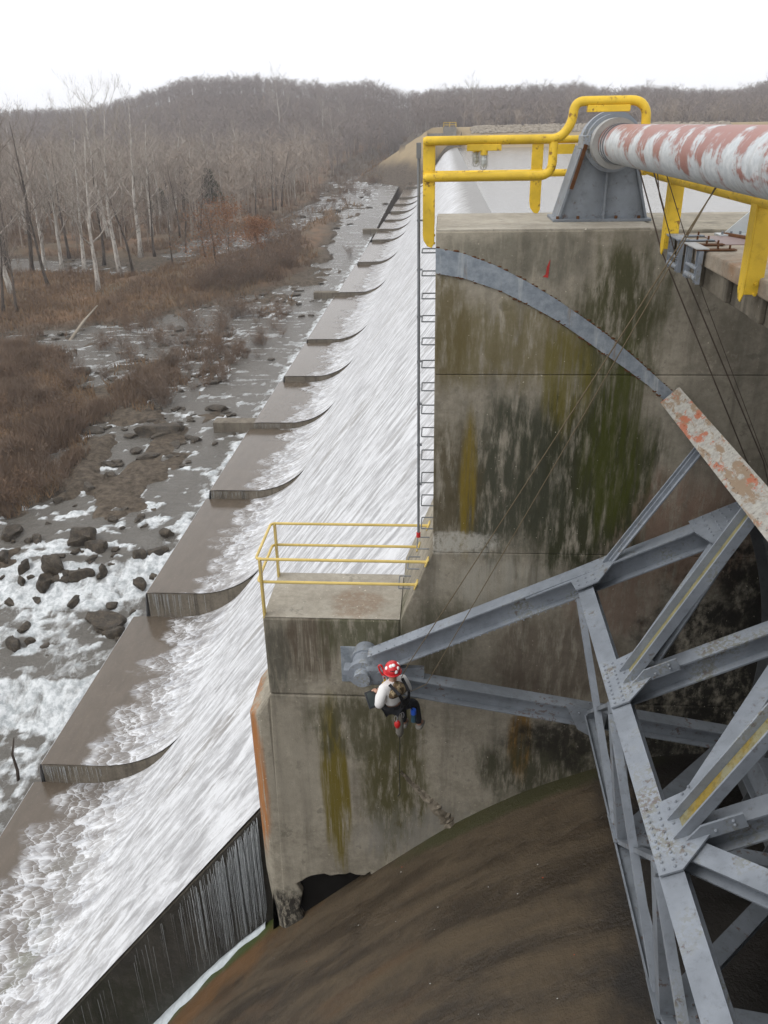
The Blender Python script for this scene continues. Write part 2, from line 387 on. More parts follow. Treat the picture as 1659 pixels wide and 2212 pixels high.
sw = link('spillway_water', water_sheet(), M_water); tag(sw, kind='structure')

# water falling over the side wall of the end block and down the step faces: separate strands
M_strand = simple('falling_water_strands', (.38, .40, .41), .5, .4, .2, 6.)
def bayfloor(x):
    xs = [-12, -9, -6.3, -4.55, -3.35, -2.54, -1.2, .25, 1.4, 2.64, 3.6, 4.6, 5.6, 8]
    zs = [-24.6, -20.8, -17.05, -14.75, -13.4, -12.75, -11.47, -10.15, -9.35, -8.72, -8.4, -8.3, -8.3, -8.5]
    return float(np.interp(x, xs, zs))
def strands(rows):
    mb = MB()
    for x, y, z0, z1, wd in rows:
        n = 5
        for i in range(n):
            a = z0 + (z1 - z0)*i/n; b = z0 + (z1 - z0)*(i + 1)/n; j = random.uniform(-.008, .008); w0 = wd*(1 - .5*i/n)
            mb.add([(x - w0/2 + j, y, a), (x + w0/2 + j, y - .004, a), (x + w0*.4, y - .004, b), (x - w0*.4, y, b)], [(0, 1, 2, 3)])
    return mb
rows = []
def topz(prof, x):
    xs = [p[0] for p in prof][::-1]; zs = [p[1] for p in prof][::-1]; return float(np.interp(x, xs, zs))
for i in range(420):
    x = -3.35 - abs(random.gauss(0, 1)) * .75 if i < 390 else random.uniform(-9.5, -3.4)
    zt = topz(prof0, x); zb = bayfloor(x)
    if zb > zt: continue
    a = zt - random.uniform(0, .5); b = a + (zb - a)*random.uniform(.35, 1)
    rows.append((x, 11.40 - random.uniform(0, .05), a, b, random.uniform(.003, .010)))
o = strands(rows).build('falling_water', M_strand); tag(o, 'thin white strands of water falling down the dark side wall', 'water', None, 'stuff')
rows = []
for k in (1, 2, 3, 4):
    y, lx, za = MON[k]; pr = profile(lx, za); prb = profile(MON[k-1][1], MON[k-1][2])
    for i in range(60 if k == 1 else 40):
        x = lx + abs(random.gauss(0, 1))*1.1 + .02
        if x > -8.6: continue
        zt = topz(pr, x); zb = topz(prb, x)
        if zt - zb < .08: continue
        rows.append((x, y - .045, zt - random.uniform(-.02, .2)*.5, zt + (zb - zt)*random.uniform(.4, 1), random.uniform(.004, .014)))
o = strands(rows).build('dripping_water', M_strand); tag(o, 'water dripping in white threads down the apron step faces', 'water', None, 'stuff')

# ================================================================== GATE BAY FLOOR
g = G('bay_floor_concrete'); p = g.pos
fl = g.noise(g.vec('MULTIPLY', p, (.35, 1.9, .35)), 1., 6., .62, .4); n2 = g.noise(p, 6., 6., .7)
c = g.mix(g.ss(g.math('ADD', g.math('MULTIPLY', fl, .75), g.math('MULTIPLY', n2, .25)), .33, .66), (.025, .0175, .010), (.076, .055, .032))
c = g.mix(g.ss(g.noise(g.vec('MULTIPLY', g.vec('ADD', p, (4, 5, 0)), (.3, 1.5, .3)), 1., 5., .6), .52, .7, 0., .5), c, (.075, .040, .017))
c = g.mix(g.math('MULTIPLY', g.blob((-5.2, 11.2, -15.5), (4., .9, 5), .5, (1, 1, 1), 2.), .7), c, (.12, .058, .018))
c = g.mix(g.math('MULTIPLY', g.blob((-5.2, 11.4, -15.5), (4., .42, 5), .3, (1, 1, 1), 5.), .95), c, (.035, .055, .008))
c = g.mix(g.math('MULTIPLY', g.blob((4.2, 6.0, -8.4), (2.4, 9., 3), .5, (1, 1, 1), 7.), .95), c, (.012, .010, .008))  # deep shade along the gate sill, painted into the floor colour
c = g.mix(g.math('MULTIPLY', g.blob((1.2, 10.9, -9.5), (3.0, .28, 2.5), .5, (1, 1, 1), 8.), .8), c, (.03, .032, .008))
c = g.mix(g.math('MULTIPLY', g.blob((-3.9, 8.2, -14.0), (.55, .8, 1), .9, (2, 2, 1), 9.), .8), c, (.28, .22, .15))
g.bump(g.math('ADD', g.math('ADD', n2, fl), g.math('MULTIPLY', g.noise(p, 22., 4., .7), .5)), .7, .04)
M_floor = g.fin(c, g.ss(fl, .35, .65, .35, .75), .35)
mb = MB(); xs = np.concatenate([np.linspace(-12, 5.6, 60), [8]]); ys = np.linspace(-4, 11.6, 40)
zf = np.array([bayfloor(x) for x in xs]); zf = np.convolve(np.pad(zf, 2, 'edge'), [.1, .2, .4, .2, .1], 'valid')
vv = [(x, y, z) for y in ys for x, z in zip(xs, zf)]; n = len(xs)
ff = [(j*n + i, j*n + i + 1, (j+1)*n + i + 1, (j+1)*n + i) for j in range(len(ys)-1) for i in range(n-1)]
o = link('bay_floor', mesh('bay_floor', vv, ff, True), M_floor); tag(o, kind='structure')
M_foamstrip = simple('white_side_stream', (.46, .50, .52), .6, .4, .35, 7.)
mb = MB(); v = []; f = []
for i, x in enumerate(np.linspace(-3.42, -11, 50)):
    wd = .10 + .28*min(1, (i/16.)) + .05*math.sin(i*1.3); z = float(np.interp(x, xs, zf))
    for q in range(5): v.append((x, 11.455 - wd*q/4 + .01*math.sin(i*2.1 + q), z + .05 + .05*math.sin(math.pi*q/4) - .05*(q == 4)))
for i in range(49):
    for q in range(4): a = i*5 + q; f.append((a, a + 1, a + 6, a + 5))
o = link('side_stream', mesh('side_stream', v, f, True), M_foamstrip); tag(o, kind='structure')

# ================================================================== PIER
ST = (1.6, 1.6, .5); SV = (3., 3., .25)
stains_and_shade = [((3.6, 11, -4.2), (1.5, 3, 1.2), (.20, .125, .09), .75, ST), ((2.6, 11, -5.4), (.9, 3, .8), (.19, .12, .09), .65, ST),
          ((2.1, 11, -3.5), (1.35, 3, 1.9), (.030, .032, .013), .97, ST), ((.95, 11, -3.4), (1.0, 3, 1.5), (.042, .044, .028), .92, ST), ((.0, 11, -3.6), (.75, 3, 1.3), (.075, .06, .032), .85, ST),
          ((2.35, 11, -1.2), (.75, 3, 1.2), (.045, .045, .015), .92, ST), ((.9, 11, -1.5), (1.1, 3, .7), (.12, .098, .04), .75, ST), ((.1, 11, -1.35), (.4, 3, .9), (.10, .078, .03), .8, ST), ((1.0, 11, -.35), (1.3, 3, .35), (.09, .085, .065), .6, ST),
          ((.42, 11, -3.6), (.15, 3, 1.3), (.17, .12, .012), .85, SV), ((2.45, 11, -2.9), (.55, 3, 1.6), (.048, .055, .006), .85, SV), ((1.7, 11, -1.9), (.35, 3, .9), (.12, .10, .018), .8, SV),
          ((-1.75, 11, -9.3), (.30, 3, 2.2), (.12, .092, .008), .95, SV), ((-.75, 11, -9.2), (.7, 3, 2.1), (.060, .054, .016), .92, ST), ((-1.3, 11, -8.0), (1.2, 3, .8), (.06, .056, .026), .8, ST),
          ((1.4, 11, -8.2), (.26, 3, .9), (.22, .115, .015), .9, SV), ((1.8, 11, -8.8), (1.2, 3, 1.0), (.035, .035, .016), .85, ST), ((-2.0, 11, -6.4), (.6, 3, .7), (.065, .045, .028), .75, SV),
          ((-1.1, 11, -6.2), (.9, 3, 1.2), (.062, .064, .030), .8, ST), ((-2.6, 11, -6.6), (.3, 3, .9), (.06, .058, .045), .7, ST), ((-3.25, 11.3, -9.3), (.34, 2, 2.1), (.33, .125, .03), .95, SV),
          ((.2, 11, -4.45), (.8, 3, .22), (.40, .385, .34), .85, (3, 3, 3)), ((1.0, 11, -5.2), (1.0, 3, .55), (.33, .315, .27), .6, SV), ((.1, 11, -6.2), (.6, 3, 1.), (.07, .068, .04), .7, ST), ((1.9, 11, -6.6), (1.3, 3, 1.0), (.10, .075, .055), .7, ST),
          ((-2.5, 11, -9.), (.6, 3, 1.6), (.25, .225, .18), .6, ST), ((-.2, 11, -10.4), (1.5, 3, .9), (.20, .19, .17), .6, ST), ((4.3, 11, -7.), (1.5, 3, 2.6), (.014, .013, .010), .97, (1, 1, 1)), ((5.0, 11, -5.0), (1.1, 3, 1.6), (.016, .014, .011), .95, (1, 1, 1)),  # final pair paints the deep shade behind the gate into the concrete
          ((2.6, 11, -8.1), (1.6, 3, .7), (.02, .018, .013), .9, (1, 1, 1)), ((-2.75, 11, -12.6), (.5, 3, .75), (.015, .013, .011), .95, (3, 3, 2))]  # first entry is painted shade low on the wall behind the gate
M_pier = concrete('pier_concrete', (.175, .155, .120), (.355, .322, .258), stains_and_shade, .5)
M_cap = concrete('pale_cap_concrete', (.24, .215, .175), (.40, .37, .31), [((-1.3, 11.5, -5.84), (.5, .6, .3), (.20, .12, .07), .5, (2, 2, 2))], .12)
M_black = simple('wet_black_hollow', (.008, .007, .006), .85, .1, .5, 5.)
pier = thing('gate_pier', (1, 12, -13), 'tall stained concrete pier with a lower platform step and blunt nose', 'pier')
YB = 13.1
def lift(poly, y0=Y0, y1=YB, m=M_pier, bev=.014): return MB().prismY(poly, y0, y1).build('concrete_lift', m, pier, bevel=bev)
XR = 9.0
lift([(-.09, -.02), (-.09, -1.882), (XR, -1.882), (XR, -.02)], bev=.016)
lift([(-.09, -1.886), (-.09, -4.624), (XR, -4.624), (XR, -1.886)])
XP = -2.79
lift([(-.09, -4.628), (-.59, -5.85), (-.59, -7.352), (XR, -7.352), (XR, -4.628)])
MB().prismY([(XP, -5.85), (XP, -7.352), (-.592, -7.352), (-.592, -5.85)], Y0, 12.45).build('platform_block', M_pier, pier, bevel=.04)
MB().prismY([(XP + .012, -5.848), (-.6, -5.848), (-.6, -5.838), (XP + .012, -5.838)], Y0 + .012, 12.44).build('platform_top', M_cap, pier)
MB().prismY([(-.075, -.018), (-.075, 0), (2.66, 0), (2.66, -.018)], Y0 + .015, YB - .01).build('pier_top', M_cap, pier)
# lower lift with blunt nose and an eroded hollow at the foot
bot = [(-3.05, -12.82), (-2.9, -12.9)]
nose = -3.23
hr_ = random.Random(12); hollow = [(-1.2 - 1.32*k/11 + hr_.uniform(-.04, .04), -11.44 - .20*k/11 + hr_.uniform(-.075, .075)) for k in range(12)] + [(-2.55 + hr_.uniform(-.07, .05), -11.8 - .24*k) for k in range(7)]
lower = [(-2.80, -7.36), (XR, -7.36), (XR, -9.2), (2.64, -9.3), (.25, -10.7), (-1.05, -12.2), *hollow, (-2.60, -13.6), (nose + .30, -13.6)]
yc = Y0 + .16
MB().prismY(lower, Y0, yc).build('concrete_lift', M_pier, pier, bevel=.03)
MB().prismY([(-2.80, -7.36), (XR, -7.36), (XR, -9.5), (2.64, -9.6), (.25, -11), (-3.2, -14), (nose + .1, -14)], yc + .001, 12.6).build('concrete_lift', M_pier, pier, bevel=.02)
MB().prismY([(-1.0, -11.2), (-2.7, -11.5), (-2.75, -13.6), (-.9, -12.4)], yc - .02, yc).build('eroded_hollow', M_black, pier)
# nose: chamfered plan with sloping top
v = []
plan = [(-2.79, Y0 + .005), (nose + .18, Y0 + .01), (nose, Y0 + .22), (nose, 12.2), (-2.79, 12.44)]
plan_low = [(-2.6, Y0 + .005), (nose + .34, Y0 + .01), (nose + .10, Y0 + .30), (nose + .10, 12.2), (-2.6, 12.44)]
top = [-7.37, -7.80, -7.90, -7.90, -7.37]
mid = -11.6
for (x, y), z in zip(plan, top): v.append((x, y, z))
for (x, y) in plan: v.append((x, y, mid))
for (x, y) in plan_low: v.append((x, y, -13.6))
f = [(0, 1, 2, 3, 4)]
for b in (0, 5):
    for i in range(5): f.append((b + i, b + 5 + i, b + 5 + (i + 1) % 5, b + (i + 1) % 5))
f.append((10, 14, 13, 12, 11))
MB().add(v, f).build('nose', M_pier, pier, bevel=.05)
op = thing('gate_pier', (1, -2.5, -13), 'unseen matching concrete pier across the gate bay, opposite the stained one', 'pier')  # out of view; added for the shade it throws into the bay
for poly in ([(-.09, 0), (-.09, -4.62), (XR, -4.62), (XR, 0)], [(-.59, -4.63), (XP, -5.85), (XP, -7.35), (XR, -7.35), (XR, -4.63)], [(nose, -7.36), (nose, -14), (XR, -9.5), (XR, -7.36)]):
    MB().prismY(poly, -3.4, -1.4).build('concrete_lift', M_pier, op, bevel=.02)  # lifts of the added out-of-view pier
# spalled scar near the foot
rs = random.Random(3); mb = MB(); M_scar = concrete('broken_concrete', (.12, .10, .075), (.30, .26, .20), [], .2)
path = [aY(866, 1666, Y0), aY(888, 1690, Y0), aY(912, 1712, Y0), aY(938, 1738, Y0), aY(958, 1760, Y0), aY(972, 1775, Y0), aY(978, 1792, Y0)]
vv_ = []; ff_ = []; m_ = 0
for i in range(len(path) - 1):
    for k in range(5):
        q = path[i].lerp(path[i + 1], k/5); w_ = .03 + .022*(i + k/5)*rs.uniform(.7, 1.5); m_ += 1
        for a_, dy in ((-1.6, .02), (-.8, -.015), (-.1, -.05*rs.uniform(.4, 1.5)), (.4, -.02*rs.uniform(.2, 2)), (1., .02)):
            vv_.append(q + Vector((-.55, 0, -.8))*(-a_*w_) + Vector((rs.uniform(-.012, .012), dy, rs.uniform(-.015, .015))))
for i in range(m_ - 1):
    for k in range(4): ff_.append((i*5 + k, i*5 + k + 1, i*5 + k + 6, i*5 + k + 5))
mb.add(vv_, ff_)
mb.build('spalled_patch', M_scar, pier)
# red paint mark by the arc plate
M_red = simple('red_paint', (.33, .03, .025), .6, .3, .4, 9.)
a_, b_ = aY(1176, 597, Y0), aY(1188, 562, Y0)
MB().plate([aY(1172, 598, Y0), aY(1184, 600, Y0), aY(1187, 575, Y0), aY(1189, 560, Y0), aY(1181, 577, Y0), aY(1179, 592, Y0)], .004, (0, -1, 0)).build('paint_mark', M_red, pier)
# curved steel seal plate set in the pier face
g = G('seal_plate_steel'); p = g.pos; n2 = g.noise(p, 9., 5., .7); st_ = g.noise(g.vec('MULTIPLY', p, (7., 7., .7)), 1., 5., .65)
c = g.mix(g.ss(n2, .3, .7), (.15, .175, .205), (.25, .28, .31)); c = g.mix(g.ss(st_, .52, .66, 0., .6), c, (.40, .42, .42)); c = g.mix(g.ss(g.noise(g.vec('MULTIPLY', g.vec('ADD', p, (3, 1, 2)), (5., 5., .6)), 1., 5., .65), .58, .68, 0., .6), c, (.20, .14, .08)); g.bump(n2, .3, .008)
M_seal = g.fin(c, .5, .4)
C0 = Vector((-1.2, 0, -6.5))
topa = [(941,535),(1000,547),(1070,573),(1135,606),(1200,645),(1256,683),(1310,722),(1358,761),(1400,798),(1482,872),(1560,952),(1640,1040)]
bota = [(941,590),(1000,600),(1080,627),(1140,657),(1200,690),(1250,724),(1300,760),(1350,795),(1400,832),(1452,880),(1520,955),(1600,1050)]
tp = [aY(x, y, Y0) for x, y in topa]; bp = [aY(x, y, Y0) for x, y in bota]; n = len(tp)
mb = MB(); d0 = Vector((0, -.022, 0)); d1 = Vector((0, .02, 0))
mb.add([q + d0 for q in tp] + [q + d0 for q in bp] + [q + d1 for q in tp] + [q + d1 for q in bp],
       [(i, i + 1, n + i + 1, n + i) for i in range(n - 1)] + [(i, 2*n + i, 2*n + i + 1, i + 1) for i in range(n - 1)] + [(n + i, n + i + 1, 3*n + i + 1, 3*n + i) for i in range(n - 1)] + [(0, n, 3*n, 2*n)])
mb.build('seal_plate', M_seal, pier)
M_rust = simple('rust_scale', (.10, .045, .02), .9, .2, .5, 20.)
mb = MB()
for P_ in (tp, bp):
    for i in range(n - 1):
        m_ = 7
        for k in range(m_):
            q = P_[i].lerp(P_[i + 1], (k + rs.random())/m_)
            if rs.random() < .75: mb.ball(q + Vector((0, -.012, rs.uniform(-.012, .012))), rs.uniform(.012, .03), 5, 4, (1.6, .5, .6))
o = mb.build('rust_crust', M_rust, pier); o['kind'] = 'stuff'
# rebate behind the trunnion
MB().box((-1.56, Y0 - .012, -7.05), (-1.12, Y0 + .05, -6.36)).build('anchor_plate', M_seal, pier, bevel=.01)

# ================================================================== STEEL AND RAILS ON THE PIER
M_yel = paint('yellow_paint', (.68, .45, .03), (.17, .075, .025), .85, .5, .55, None, .565)
M_yel2 = paint('pale_yellow_paint', (.60, .45, .14), (.22, .12, .05), .35, .25, .5)
M_grey = paint('grey_steel_paint', (.235, .26, .295), (.10, .055, .032), .6, .5, .55, (.17, .165, .125), .575)
M_greyd = paint('grey_steel_worn', (.185, .205, .23), (.10, .055, .035), .7, .55, .6, None, .57)
M_galv = paint('galvanised_steel', (.16, .17, .18), (.10, .07, .05), .4, .4, .5)
M_red2 = simple('red_plastic', (.50, .02, .02), .4, .5, .2)
# ladder of staple rungs
lad = thing('rung_ladder', (-.2, 11.5, -5.8), 'line of steel staple rungs climbing the downstream edge of the pier', 'ladder')
for i, py in enumerate(np.linspace(546, 1142, 13)):
    z = aY(925, py, 11.33).z
    MB().tube(curve_pts([(-.085, 11.33, z), (-.275, 11.33, z), (-.275, 11.73, z), (-.085, 11.73, z)], .02, 2), .010, 6).build('rung', M_galv, lad)
for i in range(3):
    z = -4.78 - .36*i; xw = -.09 + (z + 4.63)*.41
    MB().tube(curve_pts([(xw, 11.4, z), (xw - .19, 11.4, z), (xw - .19, 11.8, z), (xw, 11.8, z)], .02, 2), .010, 6).build('rung', M_galv, lad)
# conduit beside it
con = thing('conduit_pipe', (-.31, 11.28, -4.6), 'long grey vertical conduit pipe with red end cap beside the rungs', 'pipe')
zt = aY(905, 342, 11.28).z; zb = aY(910, 1150, 11.28).z
MB().tube([(-.315, 11.28, zt), (-.315, 11.28, zb)], .020, 8).build('pipe', M_galv, con, autos=True)
MB().box((-.345, 11.25, zt), (-.285, 11.31, zt + .18)).build('box_end', M_galv, con)
MB().tube([(-.315, 11.28, zb), (-.315, 11.28, zb - .08)], .032, 8).build('end_cap', M_red2, con)
for i in range(7):
    z = zt - .75 - i*.62
    MB().box((-.34, 11.262, z), (-.265, 11.33, z + .018)).build('bracket', M_galv, con)

# platform railing
pr = thing('platform_railing', (-1.7, 11.7, -5.85), 'thin pale yellow pipe railing round the lower pier platform', 'railing')
def fl(q): return q
zT = aY(740, 1211, 11.06).z; zM = aY(740, 1260, 11.06).z
xl = aY(552, 1207, 11.06).x; yb = 12.32
xT = -.09 + (zT + 4.63)*.41 - .01; xM = -.09 + (zM + 4.63)*.41 - .01
for z, xr in ((zT, xT), (zM, xM)):
    MB().tube(curve_pts([(xr, 11.06, z), (xl, 11.06, z), (xl, yb, z), (xr, yb, z)], .09, 5), .024, 8).build('rail', M_yel2, pr, autos=True)
    for y in (11.06, yb):
        c_ = Vector((xr + .004, y, z)); nrm = Vector((-.925, 0, .38)); u = Vector((.38, 0, .925))
        MB().plate([c_ + u*a + Vector((0, b, 0)) for a, b in ((-.075, -.05), (-.05, -.075), (.05, -.075), (.075, -.05), (.075, .05), (.05, .075), (-.05, .075), (-.075, .05))], .014, nrm).build('flange', M_yel2, pr)
for y in (11.07, yb):
    MB().channel((xl + .075, y - .0, zT), (xl + .075, y, -6.18), .11, .03, (-1, 0, 0), .012).build('post', M_yel2, pr)

# handrail on the pier top (heavy pipe)
hr = thing('pier_handrail', (1, 11.1, 0), 'heavy yellow pipe handrail looping over the tube bearing', 'railing')
yr = 11.10; R_ = .055
x0 = -.205
zt_, zm_ = 1.03, .615
MB().tube(curve_pts([(x0, yr, zt_), (1.40, yr, zt_), (1.535, yr, 1.20), (1.55, yr, 1.435), (2.40, yr, 1.435), (2.42, yr, .70), (2.62, yr, .62)], .20, 7), R_, 14).build('top_rail', M_yel, hr, autos=True)
MB().tube(curve_pts([(x0, yr, zm_), (1.33, yr, zm_), (1.33, yr, zt_ - .03)], .17, 7), R_, 14).build('mid_rail', M_yel, hr, autos=True)
for z in (zt_, zm_): MB().ball((x0, yr, z), R_, 14, 8).build('rail_end', M_yel, hr, smooth=True)
def chpost(x, y, z0, z1, par, wd=.15, dep=.055, facing=(0, 1, 0)):
    mb = MB(); a = wd/2
    # channel post with rounded foot, web towards the camera side
    pts = [(-a, z1), (a, z1), (a, z0 + .06), (a*.55, z0), (-a*.2, z0 + .02), (-a*.85, z0 + .09), (-a, z0 + .16)]
    mb.prismY([(x + q, z) for q, z in pts], y, y + .014)
    mb.box((x - a, y + .013, z0 + .16), (x - a + .014, y + dep, z1)); mb.box((x + a - .014, y + .013, z0 + .05), (x + a, y + dep, z1))
    return mb.build('post', M_yel, par, bevel=.006)
chpost(-.185, yr + .02, -.235, 1.07, hr, .15, .07)
mbb = MB()
for z in (-.08, -.18): mbb.tube([(-.10, yr + .06, z), (-.13, yr + .06, z)], .016, 6)
mbb.build('bolt', M_yel, hr)
# light boxes under the rail
for (xa, xb, z) in ((.28, .70, .985), (1.70, 2.20, 1.39)):
    MB().box((xa, yr - .055, z - .075), (xb, yr + .045, z)).build('junction_box', M_yel, hr, bevel=.006)
# rail on the far side of the pier
br = thing('rear_pier_handrail', (1, 13, 0), 'yellow handrail on the far edge of the pier top', 'railing')
for z in (.99, .55): MB().tube([(-.2, 12.98, z), (2.9, 12.98, z)], .05, 12).build('rail', M_yel, br, autos=True)
chpost(1.34, 12.99, -.01, 1.04, br, .16, .06); chpost(-.2, 13.0, -.2, 1.04, br, .15, .06)
MB().box((1.55, 12.92, .80), (1.85, 13.0, .93)).build('junction_box', M_yel, br)
# two caged lamps
M_glassl = simple('lamp_glass', (.55, .58, .56), .15, .6, .1); M_cage = paint('cage_wire', (.33, .33, .31), (.12, .07, .04), .4, .3)
for i, (x, y, lab) in enumerate(((.49, yr - .015, 'wire-caged lamp under the yellow rail, the nearer one of the pair'), (.40, yr + .16, 'wire-caged lamp under the yellow rail, the one tucked behind its twin'))):
    zz = .90 if i == 0 else .93
    L = thing('caged_lamp', (x, y, zz - .22), lab, 'lamp', 'caged lamps under the handrail')
    MB().tube([(x, y, zz + .04), (x, y, zz - .04)], .045, 12).build('cap', M_yel, L, autos=True)
    MB().tube([(x, y, zz - .04), (x, y, zz - .12), (x, y, zz - .16), (x, y, zz - .18)], [.034, .034, .026, .008], 10).build('glass', M_glassl, L, smooth=True)
    mb = MB()
    for k in range(8):
        t = 2*math.pi*k/8; cx_, sy_ = math.cos(t), math.sin(t)
        mb.tube([(x + .047*cx_, y + .047*sy_, zz - .03), (x + .047*cx_, y + .047*sy_, zz - .15), (x + .036*cx_, y + .036*sy_, zz - .19), (x + .01*cx_, y + .01*sy_, zz - .205)], .003, 4, False)
    for z in (zz - .06, zz - .10, zz - .14): mb.tube([(x + .048*math.cos(t), y + .048*math.sin(t), z) for t in np.linspace(0, 2*math.pi, 13)], .003, 4, False)
    mb.build('cage', M_cage, L)
    if i: MB().box((x - .04, yr + .03, zz + .04), (x + .04, y + .04, zz + .07)).build('arm', M_yel, L)

# ---- torque tube and its bearing pedestal
TX, TZ, TR = 2.16, .955, .225
g = G('peeling_tube_paint'); p = g.pos
n1 = g.noise(g.vec('MULTIPLY', p, (3.5, 2.2, 3.5)), 1., 7., .68, .3); n2 = g.noise(p, 14., 5., .7); rg = g.noise(g.vec('MULTIPLY', p, (.5, 5., .5)), 1., 4., .6)
px_ = g.sep(p)
msk = g.ss(g.math('ADD', g.math('ADD', g.math('MULTIPLY', n1, .5), g.math('MULTIPLY', rg, .35)), g.math('ADD', g.math('MULTIPLY', n2, .15), g.math('MULTIPLY', g.math('SUBTRACT', px_[2], TZ), .30))), .485, .55)
c = g.mix(g.ss(n2, .3, .7), (.40, .43, .45), (.55, .57, .58))
c = g.mix(g.ss(g.noise(g.vec('MULTIPLY', p, (2, 9, 2)), 1., 5.), .52, .68, 0., .4), c, (.25, .25, .24))
c = g.mix(msk, c, g.mix(n1, (.22, .10, .085), (.33, .165, .14)))
g.bump(g.math('ADD', msk, n2), .3, .006)
M_tube = g.fin(c, .5, .4)
tt = thing('torque_tube', (TX, 6, TZ - TR), 'large hoist tube with peeling red and pale grey paint', 'pipe')
MB().tube([(TX, 11.75, TZ), (TX, -3, TZ)], TR, 40).build('tube', M_tube, tt, autos=True)
M_ring = paint('tube_ring_rusty', (.33, .33, .32), (.22, .10, .05), .7, .5)
for y in (11.35, 11.18): MB().tube([(TX, y, TZ), (TX, y - .035, TZ)], TR + .012, 36).build('ring', M_galv, tt, autos=True)
pd = thing('bearing_pedestal', (2.15, 11.9, 0), 'grey steel pedestal with round bearing cap carrying the hoist tube', 'pedestal')
yp = 11.86
pol = [(1.545, .03), (2.70, .03), (2.60, .50), (2.44, .92), (1.80, .92), (1.68, .45)]
MB().prismY(pol, yp, yp + .03).build('front_plate', M_greyd, pd)
MB().prismY(pol, yp + .52, yp + .55).build('rear_plate', M_greyd, pd)
MB().box((1.47, yp - .10, 0.0), (2.76, yp + .65, .035)).build('base_plate', M_greyd, pd, bevel=.004)
for (xa, za), (xb, zb_) in (((1.545, .03), (1.80, .92)), ((2.70, .03), (2.44, .92))):
    MB().bar((xa, yp + .275, za), (xb, yp + .275, zb_), .03, .64, (0, 1, 0)).build('side_plate', M_greyd, pd)
MB().box((2.115, yp - .09, .035), (2.14, yp - .001, .74)).build('rib', M_greyd, pd)
mb = MB()
def ringY(mb, cx_, cz, r0, r1, y0, y1, a0=0, a1=2*math.pi, n=36):
    for i in range(n):
        t, u = a0 + (a1 - a0)*i/n, a0 + (a1 - a0)*(i + 1)/n
        P = [(cx_ + r*math.cos(q), y, cz + r*math.sin(q)) for y in (y0, y1) for q in (t, u) for r in (r0, r1)]
        mb.add(P, [(0, 1, 3, 2), (4, 6, 7, 5), (1, 5, 7, 3), (0, 2, 6, 4), (0, 4, 5, 1), (2, 3, 7, 6)])
    return mb
ringY(mb, TX, TZ, TR + .005, .345, 11.72, 12.38).build('bearing_cap', M_grey, pd, autos=True)
ringY(MB(), TX, TZ, TR + .004, .300, 11.50, 11.72).build('bearing_bush', M_ring, pd, autos=True)
ringY(MB(), TX, TZ, .33, .385, 11.86, 12.0, .0, math.pi).build('cap_flange', M_grey, pd, autos=True)
for s in (-1, 1): MB().box((TX + s*.34 - .05, 11.68, TZ - .06), (TX + s*.34 + .05, 12.1, TZ + .10)).build('clamp_lug', M_grey, pd, bevel=.008)
MB().bar((1.80, 11.60, .95), (1.66, 11.64, .42), .045, .03, (0, 1, 0)).build('latch_bar', M_rust, pd)
mb = MB(); mb.tube([(TX - .02 + .035*math.cos(t), 11.95, TZ + .43 + .035*math.sin(t)) for t in np.linspace(0, 2*math.pi, 15)], .009, 6, False); mb.tube([(TX - .02, 11.95, TZ + .30), (TX - .02, 11.95, TZ + .395)], .014, 6); mb.build('eye_bolt', M_grey, pd)
mb = MB()
for x in (1.53, 1.8, 2.3, 2.6): mb.tube([(x, yp - .05, .03), (x, yp - .05, .07)], .022, 6)
mb.build('anchor_bolt', M_rust, pd)

# ---- bridge deck to the right
XD = 2.70
M_deck = concrete('deck_concrete', (.20, .165, .125), (.38, .33, .265), [((3.6, 8.2, 0), (1.2, .8, .5), (.32, .17, .08), .55, (1, 1, 1)), ((4.0, 7.4, 0), (1.4, .5, .5), (.30, .15, .07), .55, (1, 1, 1))], .2)
M_fas = concrete('deck_fascia_concrete', (.10, .088, .068), (.21, .185, .145), [], .9)
dk = thing('bridge_deck', (5, 4, -.6), 'concrete bridge deck slab with ribbed edge beam over the gate bay', 'bridge deck')
MB().box((XD, -4, -.17), (8.6, 10.55, -.012)).build('slab', M_deck, dk, bevel=.02)
MB().box((XD + .09, -4, -.42), (XD + .42, 10.5, -.171)).build('edge_beam', M_fas, dk, bevel=.01)
for i in range(14): MB().box((XD + .035, 10.15 - i*.93, -.40), (XD + .089, 10.42 - i*.93, -.171)).build('beam_rib', M_fas, dk, bevel=.012)
for x in (4.4, 6.2, 8.0): MB().box((x, -4, -.75), (x + .35, 10.5, -.171)).build('girder', M_fas, dk)
MB().box((3.0, 9.45, -.011), (3.75, 10.2, -.004)).build('checker_plate', simple('checker_plate', (.17, .11, .10), .5, .5, .3, 30.), dk)
MB().tube([(3.25, 10.3, .0), (4.4, 7.0, .01), (5.1, 4.5, .01)], .028, 8).build('deck_pipe', M_rust, dk)
